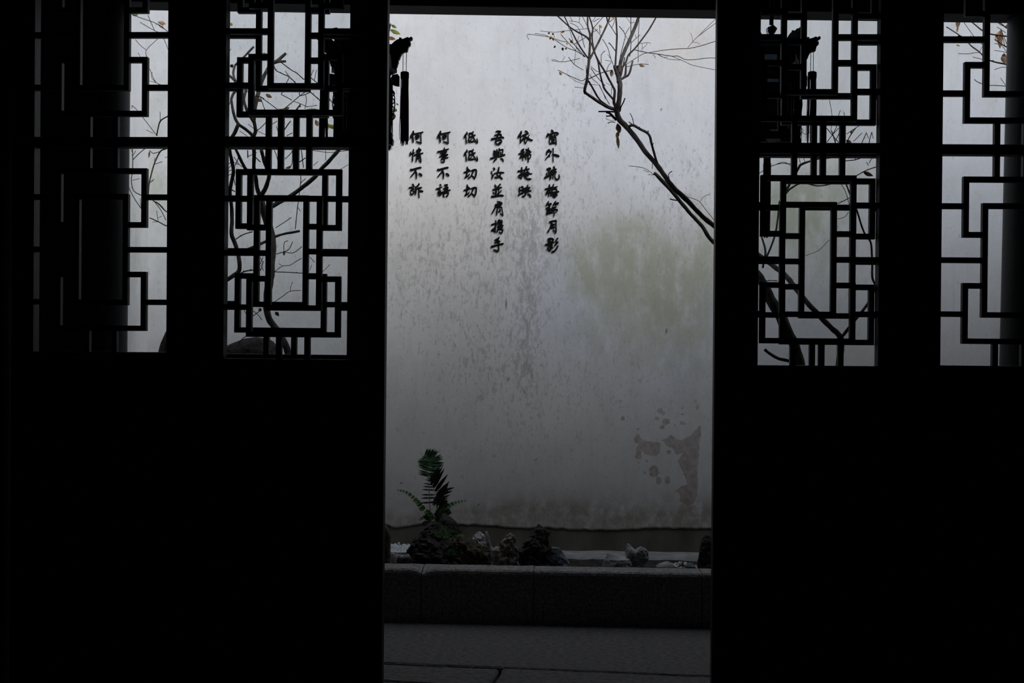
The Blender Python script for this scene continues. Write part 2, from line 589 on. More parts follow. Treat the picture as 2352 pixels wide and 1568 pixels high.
slab([(-1.9, 4.42), (mv[0] - gap, 4.42), (mv[0] - gap, mv[1] - gap), (m1[0], m1[1] - gap), (m0[0], m0[1] - gap), (ml[0], ml[1] - gap)], -.006)

# raised kerb of long stones, broken corner at one joint
kerb = thing('stone_kerb', 'dark faced granite kerb edging the planting bed', 'kerb', (0.2, Y_KERB0, 0), kind='structure')
ktop = lambda px, py: at(px, py, Y_KERB0).z
kx = [-2.0] + [at(p, 1310, Y_KERB0).x for p in (968, 1226, 1613)] + [at(2400, 1310, Y_KERB0).x, XR]
def kz(x):
    a_, c_ = at(877, 1305, Y_KERB0), at(1625, 1317.5, Y_KERB0)
    return a_.z + (c_.z - a_.z) * (x - a_.x) / (c_.x - a_.x)
for i in range(len(kx) - 1):
    x0, x1 = kx[i] + .0015, kx[i + 1] - .0015
    bm = bmesh.new()
    n = max(2, int((x1 - x0) / .025))
    rows = []
    for j in range(n + 1):
        x = x0 + (x1 - x0) * j / n
        z = kz(x) + .0025 * noise.noise(Vector((x * 14, i * 5, 0)))
        chip = 0.0
        if i == 1 and x - x0 < .05:
            chip = .018 * (1 - (x - x0) / .05)
        if i == 0 and x1 - x < .035:
            chip = .012 * (1 - (x1 - x) / .035)
        w = .003 * noise.noise(Vector((x * 22, 7, i)))
        rows.append([bm.verts.new(p) for p in (
            (x, Y_KERB0 + w, -.06), (x, Y_KERB0 + w, z - .016 - chip), (x, Y_KERB0 + .004 + w, z - .006 - chip), (x, Y_KERB0 + .014 + w, z - chip),
            (x, Y_KERB1 - .012, z), (x, Y_KERB1, z - .01), (x, Y_KERB1, -.06))])
    for j in range(n):
        for k in range(6):
            bm.faces.new((rows[j][k], rows[j + 1][k], rows[j + 1][k + 1], rows[j][k + 1]))
    bm.faces.new(rows[0]); bm.faces.new(rows[-1])
    bmesh.ops.recalc_face_normals(bm, faces=bm.faces)
    me = bpy.data.meshes.new('kerb_stone')
    bm.to_mesh(me); bm.free()
    me.materials.append(M['kerb'])
    link('kerb_stone', me, kerb)

b = MB(); b.box(kx[0] + .01, kx[-1] - .01, Y_KERB0 + .035, Y_KERB1 - .03, -.06, .19)
b.build('kerb_light_seal', M['soil'], kerb)  # hidden filler added to stop light leaking through the joints

# planting bed
b = MB()
nx, ny = 220, 60
vs_, fs_ = [], []
for j in range(ny + 1):
    for i in range(nx + 1):
        x = XL + (XR - XL) * i / nx
        y = Y_KERB1 + (Y_WALL + .02 - Y_KERB1) * j / ny
        z = -.008 + .020 * noise.fractal(Vector((x * 5, y * 5, 1)), 1.0, 2.0, 4) + (.020 * min(1, max(0, (y - 7.2) / .25)))
        vs_.append((x, y, min(z, .021)))
for j in range(ny):
    for i in range(nx):
        q = j * (nx + 1) + i
        fs_.append((q, q + 1, q + nx + 2, q + nx + 1))
b.add(vs_, fs_)
struct('floor_bed', b, M['soil'], 'dark soil of the planting bed below the white wall', 'ground')

# stone ledge along the wall foot
ledge = thing('trim_4', 'pale stone ledge along the foot of the white wall', 'ledge', (1.0, 7.58, 0), kind='structure')
lx = [XL + .02, -1.1, -.42, at(1290, 1270, 7.5).x - .06, at(1475, 1275, 7.5).x, at(1720, 1275, 7.5).x, 2.9, XR - .02]
for i in range(len(lx) - 1):
    b = MB()
    n = max(3, int((lx[i + 1] - lx[i]) / .03))
    vs_, fs_ = [], []
    for j in range(n + 1):
        x = lx[i] + .004 + (lx[i + 1] - lx[i] - .008) * j / n
        yf = 7.485 + .012 * noise.noise(Vector((x * 12, i, 0)))
        z = .024 + .005 * noise.noise(Vector((x * 6, 3, i))) - .002 * (i % 2)
        vs_ += [(x, yf + .004, -.06), (x, yf, z - .012), (x, yf + .012, z), (x, 7.74, z + .002), (x, 7.74, -.06)]
    for j in range(n):
        for k in range(4):
            fs_.append((j * 5 + k, (j + 1) * 5 + k, (j + 1) * 5 + k + 1, j * 5 + k + 1))
    fs_ += [(0, 1, 2, 3, 4), tuple(n * 5 + k for k in (4, 3, 2, 1, 0))]
    b.add(vs_, fs_)
    b.build('ledge_stone', M['ledge'], ledge)

# ------------------------------------------------------------------ courtyard wall: plaster skin over a cement base course
WTOP = 4.25
wall = thing('wall_courtyard', 'tall stained whitewashed courtyard wall carrying black characters', 'wall', (1.2, Y_WALL, 0), kind='structure')
b = MB(); b.box(XL - .2, XR + .2, Y_WALL + .045, Y_WALL + .30, -.1, WTOP)
b.build('wall_core', M['basecourse'], wall)
b = MB(); b.box(XL, XR, Y_WALL + .0055, Y_WALL + .05, -.08, .30)
b.build('base_course', M['basecourse'], wall)
b = MB()
b.box(XL - .25, XR + .25, Y_WALL - .10, Y_WALL + .42, WTOP, WTOP + .06)
b.add([(XL - .25, Y_WALL - .16, WTOP + .06), (XR + .25, Y_WALL - .16, WTOP + .06), (XR + .25, Y_WALL + .48, WTOP + .06), (XL - .25, Y_WALL + .48, WTOP + .06),
       (XL - .25, Y_WALL + .16, WTOP + .26), (XR + .25, Y_WALL + .16, WTOP + .26)],
      [(0, 1, 5, 4), (2, 3, 4, 5), (0, 4, 3), (1, 2, 5), (0, 3, 2, 1)])
b.build('tile_coping', M['tile'], wall)

xs = [XL]
while xs[-1] < XR:
    x = xs[-1]
    fine = -1.0 < x < .86
    mid = -2.3 < x < 2.7
    xs.append(x + (.0085 if fine else .02 if mid else .08))
xs[-1] = XR
zs = [0.0]
while zs[-1] < WTOP - .15:
    zs.append(zs[-1] + (.0085 if zs[-1] < 2.85 else .08))
zs[-1] = WTOP - .15
NX, NZ = len(xs), len(zs)
def zbot(x):
    px, py = topx(x, Y_WALL, .15)
    yb = np.interp(px, [0, 880, 910, 960, 1060, 1130, 1170, 1215, 1255, 1320, 1420, 1470, 1500, 1560, 1627, 2400],
                   [1195, 1202, 1212, 1204, 1204, 1207, 1211, 1213, 1211, 1216, 1217, 1214, 1212, 1213, 1213, 1230])
    return at(px, float(yb), Y_WALL).z + .006 * noise.noise(Vector((x * 25, 0, 0))) + .004 * noise.noise(Vector((x * 70, 5, 0)))
X = np.array(xs)
ZB = np.array([zbot(x) for x in xs])
T = np.array(zs) / zs[-1]
PX = np.empty((NZ, NX)); 
ZZ = ZB[None, :] + (WTOP - ZB[None, :]) * T[:, None]
XX = np.repeat(X[None, :], NZ, 0)
YY = np.full_like(XX, Y_WALL)
for_noise = np.array([[noise.noise(Vector((x * 1.3, 2.0, z * 1.3))) for x in xs[::4]] for z in zs[::4]])
ii = np.minimum((np.arange(NZ) / 4), for_noise.shape[0] - 1.001)
jj = np.minimum((np.arange(NX) / 4), for_noise.shape[1] - 1.001)
i0, j0_ = ii.astype(int), jj.astype(int)
fi, fj = (ii - i0)[:, None], (jj - j0_)[None, :]
F = for_noise
LOW = (F[i0][:, j0_] * (1 - fi) * (1 - fj) + F[np.minimum(i0 + 1, F.shape[0] - 1)][:, j0_] * fi * (1 - fj)
       + F[i0][:, np.minimum(j0_ + 1, F.shape[1] - 1)] * (1 - fi) * fj + F[np.minimum(i0 + 1, F.shape[0] - 1)][:, np.minimum(j0_ + 1, F.shape[1] - 1)] * fi * fj)
YY = YY + .004 * LOW
verts = np.stack([XX, YY, ZZ], -1).reshape(-1, 3)
back = np.stack([X, np.full(NX, Y_WALL + .03), ZB + .004], -1)
verts = np.concatenate([verts, back])
q = (np.arange(NZ - 1)[:, None] * NX + np.arange(NX - 1)[None, :]).reshape(-1)
faces = np.stack([q, q + 1, q + NX + 1, q + NX], -1)
bq = np.arange(NX - 1)
faces = np.concatenate([faces, np.stack([NZ * NX + bq, NZ * NX + bq + 1, bq + 1, bq], -1)])
me = bpy.data.meshes.new('plaster')
me.from_pydata(verts.tolist(), [], faces.tolist())
me.update()
# pixel coordinates of each vertex = where the photograph shows that bit of wall; stain shapes are written in them
RT = np.array(RM.transposed())
vc = (verts - np.array([0, 0, EYE])) @ RT.T
U = 1176 + FPX * vc[:, 0] / -vc[:, 2]
V = 784 - FPX * vc[:, 1] / -vc[:, 2]


def blob(cx, cy, rx, ry, p=1.0):
    d = ((U - cx) / rx) ** 2 + ((V - cy) / ry) ** 2
    return np.exp(-d * p)


def polysdf(pts):
    P = np.array(pts, float)
    inside = np.zeros(len(U), bool)
    dist = np.full(len(U), 1e9)
    n = len(P)
    for i in range(n):
        a_, c_ = P[i], P[(i + 1) % n]
        e = c_ - a_
        w0, w1 = U - a_[0], V - a_[1]
        t_ = np.clip((w0 * e[0] + w1 * e[1]) / (e @ e), 0, 1)
        dist = np.minimum(dist, np.hypot(w0 - t_ * e[0], w1 - t_ * e[1]))
        cond = ((a_[1] <= V) & (c_[1] > V)) | ((c_[1] <= V) & (a_[1] > V))
        xi = a_[0] + (V - a_[1]) / (e[1] if abs(e[1]) > 1e-9 else 1e-9) * e[0]
        inside ^= cond & (U < xi)
    return np.where(inside, dist, -dist)


def z7(pts):
    return [(1380 + x / 4.357, 880 + y / 4.357) for x, y in pts]


sdf = np.full(len(U), -1e9)
for pl in ([(985, 425), (935, 480), (890, 530), (800, 570), (760, 600), (820, 640), (830, 700), (770, 770), (800, 850), (850, 950), (865, 1010), (790, 1040), (740, 1075), (790, 1110), (790, 1180), (860, 1225), (925, 1205), (965, 1120), (970, 1000), (968, 850), (980, 700), (985, 600), (1003, 520), (1000, 430)],
           [(590, 560), (650, 560), (700, 512), (760, 560), (810, 580), (830, 690), (750, 715), (715, 650), (650, 620), (640, 590)],
           [(330, 560), (370, 490), (410, 560), (460, 580), (520, 585), (600, 600), (590, 690), (540, 740), (440, 710), (405, 665), (400, 710), (415, 745), (375, 770), (335, 740), (355, 700), (350, 650), (385, 610), (345, 595)]):
    sdf = np.maximum(sdf, polysdf(z7(pl)))
for ex, ey, rx, ry in ((530, 880, 48, 60), (580, 975, 28, 38), (665, 970, 26, 40), (440, 900, 15, 20), (597, 900, 10, 12), (650, 385, 40, 32), (590, 275, 28, 25), (625, 300, 20, 18),
                       (560, 355, 22, 18), (612, 440, 24, 18), (220, 352, 20, 24), (965, 240, 20, 25), (950, 178, 10, 22), (820, 310, 22, 13), (820, 408, 30, 8), (805, 385, 25, 9), (460, 775, 12, 15),
                       (380, 795, 12, 10), (680, 690, 26, 22), (185, 180, 10, 9), (215, 175, 10, 9), (255, 212, 10, 9), (260, 380, 10, 9), (740, 420, 12, 14), (370, 460, 14, 12), (680, 262, 10, 9), (815, 250, 14, 14)):
    cx, cy = 1380 + ex / 4.357, 880 + ey / 4.357
    rx, ry = rx / 4.357, ry / 4.357
    d = np.hypot((U - cx) / rx, (V - cy) / ry)
    sdf = np.maximum(sdf, (1 - d) * min(rx, ry))
peel = np.clip(.5 + sdf / 12.0, 0, 1)

grime = (.75 * blob(1010, 560, 190, 150) + .8 * blob(1230, 520, 120, 210) + .55 * blob(1320, 230, 80, 120) + .75 * blob(1215, 720, 28, 260) + .55 * blob(1130, 830, 120, 90)
         + .35 * blob(1500, 420, 220, 160) + .5 * blob(1570, 500, 120, 150) + .35 * blob(980, 690, 160, 120) + .3 * blob(1400, 850, 260, 160) + .35 * blob(1150, 950, 300, 200) + .35 * blob(690, 200, 220, 250)
         + .35 * blob(600, 560, 200, 250) + .3 * blob(1880, 500, 260, 240) + .12)
moss = (1.0 * blob(1440, 575, 95, 95) + .75 * blob(1390, 610, 90, 70) + .6 * blob(1560, 650, 110, 120) + .55 * blob(1620, 570, 40, 120) + .55 * blob(1500, 760, 150, 130) + .35 * blob(1350, 700, 90, 120)
        + .85 * blob(1815, 490, 70, 70) + .6 * blob(1870, 560, 120, 160) + .5 * blob(1900, 430, 120, 70) + .7 * blob(360, 440, 45, 90) + .45 * blob(360, 250, 40, 140) + .4 * blob(920, 590, 60, 60) + .25 * blob(640, 470, 120, 140) + .3 * blob(1600, 900, 60, 200))
wet = np.clip((V - 1075) / 110, 0, 1) ** 1.4
damp = np.clip(wet * (1.0 * blob(1190, 1200, 110, 60) + .8 * blob(1330, 1205, 130, 50) + .9 * blob(1600, 1210, 60, 60) + .6 * blob(1000, 1210, 200, 40) + .45 * blob(1450, 1180, 200, 60) + .30) * 1.2, 0, 1)
warm = np.clip(.55 * blob(1570, 110, 60, 100) + .35 * blob(1050, 470, 300, 160) + .3 * blob(980, 700, 160, 400) + .5 * blob(1960, 800, 120, 60) + .4 * blob(1250, 960, 200, 160), 0, 1)
cool = np.clip(.75 * blob(1290, 700, 90, 110) + .5 * blob(1340, 830, 160, 140) + .55 * blob(1570, 860, 90, 120) + .6 * blob(1620, 690, 40, 60) + .4 * blob(1440, 330, 260, 240) + .5 * blob(1820, 740, 200, 90) + .45 * blob(2230, 400, 140, 300) + .4 * blob(1260, 600, 60, 60), 0, 1)
speck = np.zeros(len(U))
for cx, cy, rx, ry in ((1530, 760, 2.2, 6), (1167, 871, 1.8, 4), (1135, 1047, 1.8, 5), (1519, 251, 1.5, 3), (922, 1109, 2.5, 2.5), (1162, 697, 1.3, 14), (1100, 1158, 2, 2), (1233, 1055, 4, 1.5)):
    speck = np.maximum(speck, np.clip(1.6 - 1.2 * np.hypot((U - cx) / rx, (V - cy) / ry), 0, 1) * .85)
for nm, arr in (('peel', peel), ('grime', grime), ('moss', np.clip(moss, 0, 1)), ('damp', damp), ('warm', warm), ('cool', cool), ('speck', speck)):
    a_ = me.attributes.new(nm, 'FLOAT', 'POINT')
    a_.data.foreach_set('value', np.ascontiguousarray(arr, dtype=np.float32))
me.polygons.foreach_set('use_smooth', [True] * len(me.polygons))
me.materials.append(M['wall'])
link('plaster', me, wall)

# side walls of the little courtyard
def side_wall(name, x, nrm, label):
    t_ = MB()
    ny_, nz_ = 40, 70
    y0, y1 = 4.45, Y_WALL + .02
    vs_, fs_ = [], []
    for j in range(nz_ + 1):
        for i in range(ny_ + 1):
            y = y0 + (y1 - y0) * i / ny_
            z = .02 + (WTOP - .02) * j / nz_
            vs_.append((x + .004 * noise.noise(Vector((y * 2, z * 2, 9))), y, z))
    for j in range(nz_):
        for i in range(ny_):
            k = j * (ny_ + 1) + i
            fs_.append((k, k + 1, k + ny_ + 2, k + ny_ + 1))
    o_ = len(vs_)
    t_.add(vs_, fs_)
    xb = x + nrm * .22
    t_.box(min(x + nrm * .02, xb), max(x + nrm * .02, xb), y0, y1 - .02, 0, WTOP + .05)
    o = t_.build(name, M['wall'])
    mesh = o.data
    co = np.array([v.co for v in mesh.vertices])
    g = np.clip(.05 + .25 * np.exp(-((co[:, 2] - 1.3) / .6) ** 2), 0, 1)
    mo_ = np.clip(.45 * np.exp(-((co[:, 2] - 1.5) / .45) ** 2) + .15 * np.exp(-((co[:, 2] - 2.1) / .4) ** 2), 0, 1)
    for nm, arr in (('grime', g), ('moss', mo_)):
        at_ = mesh.attributes.new(nm, 'FLOAT', 'POINT')
        at_.data.foreach_set('value', np.ascontiguousarray(arr, dtype=np.float32))
    return tag(o, label, 'wall', kind='structure')


XLW = at(342, 400, Y_WALL).x
side_wall('wall_courtyard_left', XLW, -1, 'whitewashed courtyard side wall seen behind the leftmost lattice door')
side_wall('wall_courtyard_right', XR - .05, 1, 'whitewashed courtyard side wall beyond the right edge')

# ================================================================== LATTICE DOORS
BW = .0165        # face width of a lattice bar
BD = .024         # depth of a lattice bar
HW, HH = .2065, .315
BOXW, BOXH, FOOT = .141, .250, .068
INW, INH = .084, .171
HB = .1615
SV = .0425


def bar_set():
    """bars of one lattice section as (x0, x1, z0, z1) about its centre"""
    h = BW / 2
    B = []
    # upper and lower bracket frames
    for s in (1, -1):
        zo, zi = s * BOXH, s * FOOT
        def zz(a, c):
            return (min(a, c), max(a, c))
        B.append((-BOXW, BOXW, *zz(zo, zo - s * BW)))                       # long bar
        for t in (1, -1):
            xo = t * BOXW
            B.append((*zz(xo, xo - t * BW), *zz(zo - s * BW, zi)))         # side bar
            B.append((*zz(xo - t * BW, t * INW), *zz(zi, zi + s * BW)))     # foot
            B.append((*zz(t * HW, xo), s * HB - h, s * HB + h))             # stay to the frame
            B.append((t * SV - h, t * SV + h, *zz(zo, s * HH)))             # short post
        B.append((-INW, INW, *zz(s * INH, s * (INH - BW))))                 # top / bottom of the inner frame
    for t in (1, -1):
        B.append((min(t * INW, t * (INW - BW)), max(t * INW, t * (INW - BW)), -INH + BW, INH - BW))
        B.append((min(t * HW, t * INW), max(t * HW, t * INW), -h, h))
    return B


BARS = bar_set()
LEAF_HALF = .275
TOPC = .66           # spacing of the two lattice sections
bar_mesh = {}
leaf_cache = {}


def leaf_parts(h):
    """(name, material, builder) list in leaf coordinates: origin at the foot, y = 0 is the bar face, centre of the lower section at height h"""
    parts = []
    def P(name, m, fn, par=None):
        parts.append((name, m, fn, par))
    zb, zt = h - HH, h + TOPC + HH
    top = 2.50
    fy0, fy1 = -.007, .045
    for t in (1, -1):
        x0, x1 = sorted((t * HW, t * LEAF_HALF))
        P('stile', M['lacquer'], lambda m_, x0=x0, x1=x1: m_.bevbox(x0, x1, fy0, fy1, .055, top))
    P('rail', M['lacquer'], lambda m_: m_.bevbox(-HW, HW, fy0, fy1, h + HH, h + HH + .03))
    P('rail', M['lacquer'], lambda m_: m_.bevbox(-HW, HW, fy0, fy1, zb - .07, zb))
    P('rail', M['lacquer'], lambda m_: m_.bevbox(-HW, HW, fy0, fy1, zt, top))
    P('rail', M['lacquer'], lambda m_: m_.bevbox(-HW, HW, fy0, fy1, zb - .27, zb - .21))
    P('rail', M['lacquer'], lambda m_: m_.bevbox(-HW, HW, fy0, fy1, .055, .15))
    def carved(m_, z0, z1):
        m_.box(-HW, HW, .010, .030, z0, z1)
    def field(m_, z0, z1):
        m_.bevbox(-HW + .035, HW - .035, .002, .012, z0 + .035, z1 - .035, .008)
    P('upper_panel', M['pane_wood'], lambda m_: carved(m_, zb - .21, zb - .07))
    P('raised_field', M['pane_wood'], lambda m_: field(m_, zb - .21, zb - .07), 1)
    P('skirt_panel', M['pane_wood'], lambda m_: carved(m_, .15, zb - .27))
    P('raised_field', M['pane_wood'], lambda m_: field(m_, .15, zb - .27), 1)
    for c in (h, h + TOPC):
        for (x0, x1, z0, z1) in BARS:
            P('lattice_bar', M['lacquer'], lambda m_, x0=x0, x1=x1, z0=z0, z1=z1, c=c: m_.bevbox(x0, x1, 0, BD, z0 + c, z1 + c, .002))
        P('glass_pane', M['glass'], lambda m_, c=c: m_.add([(-HW - .004, .029, c - HH), (HW + .004, .029, c - HH), (HW + .004, .029, c + HH), (-HW - .004, .029, c + HH)], [(0, 1, 2, 3)]))
    return parts


def door_leaf(n, cx, cy, Y, lean, turn, label):
    c = at(cx, cy, Y)
    h = c.z
    key = 0
    o = bpy.data.objects.new('door_%d' % n, None)
    o.empty_display_size = .05
    C.objects.link(o)
    Rl = Matrix.Rotation(turn, 4, 'Z') @ Matrix.Rotation(lean, 4, 'Y')
    base = c - (Rl @ Vector((0, 0, h)))
    o.location = base
    o.rotation_euler = Rl.to_euler()
    tag(o, label, 'door', kind='structure')
    H0 = 1.425
    if not leaf_cache:
        for i, (nm, m_, fn, par) in enumerate(leaf_parts(H0)):
            q = MB(); fn(q)
            me_ = bpy.data.meshes.new(nm)
            me_.from_pydata(q.v, [], q.f)
            me_.update()
            me_.materials.append(m_)
            leaf_cache[i] = (nm, me_, par)
    o.location = base + Rl @ Vector((0, 0, h - H0))
    for i in sorted(leaf_cache):
        nm, me_, par = leaf_cache[i]
        ch = bpy.data.objects.new(nm, me_)
        C.objects.link(ch)
        ch.parent = last if par else o
        last = ch if not par else last
    return o


door_leaf(1, 231, 572.5, Y_DOOR + .025, -.0065, 0, 'leftmost black lattice door leaf, closed, with a dark column behind it')
door_leaf(2, 644.5, 576.5, Y_DOOR + .015, -.002, 0, 'closed black lattice door leaf behind the folded leaf left of the opening')
door_leaf(3, 674, 581, 4.200, -.0034, 0, 'opened black lattice door leaf folded back left of the opening')
door_leaf(4, 1856.6, 595.5, 4.245, -.0041, 0, 'opened black lattice door leaf folded back right of the opening')
door_leaf(5, 1901, 600.3, Y_DOOR - .005, -.003, 0, 'closed black lattice door leaf behind the folded leaf right of the opening')
door_leaf(6, 2322, 598, Y_DOOR - .01, -.002, 0, 'rightmost black lattice door leaf, closed, cut by the picture edge')

# ================================================================== CHARACTERS ON THE WALL
# brush strokes: x, y, width triples, written in the enlarged view of each pair (origin, scale)
def S(txt):
    return [[tuple(float(v) for v in p.split(',')) for p in st.split()] for st in txt.strip().split(';')]


DI = "285,160,50 290,230,70 210,320,100 175,420,60;255,370,40 255,470,45 258,560,65 268,670,40;565,135,50 560,190,60 470,210,60 380,225,60;385,230,55 405,330,50 385,450,60 370,560,70 385,610,50;385,600,50 450,540,60 500,460,40;400,400,80 480,370,60 590,330,100 670,290,40;540,210,60 550,330,70 600,430,50 670,560,60 750,650,50;755,650,60 770,570,50 735,440,25;450,605,40 530,580,60 615,575,40"
QIE = "285,150,50 290,260,85 280,360,90 265,480,60 230,560,70 190,610,60;145,385,50 260,355,70 410,305,50;195,600,60 290,550,60 350,510,60 375,430,30;330,250,60 380,300,60;455,310,40 540,275,50 620,260,50 670,290,60 665,400,70 645,530,70 600,650,50;595,650,50 560,590,70 500,530,40;540,310,70 500,430,60 440,550,60 340,640,70;560,320,50 520,420,40"
HE = "330,120,60 320,220,110 240,340,110 205,430,60;310,360,60 310,450,85 325,600,65 325,630,30;380,250,60 540,210,50 660,185,45 775,155,40;685,200,45 675,350,42 680,520,48 685,660,50;690,660,60 600,630,60 500,590,45 465,580,25;430,330,40 440,420,60 470,480,50 560,420,60 600,310,40 500,300,50 430,350,50;500,390,100 520,360,90"
BU = "205,265,95 240,280,85 400,225,70 600,175,65 640,185,50;420,260,80 370,370,65 280,480,60 200,575,50;415,340,50 445,420,70 440,540,65 442,645,35;550,430,50 620,470,100 670,520,60"
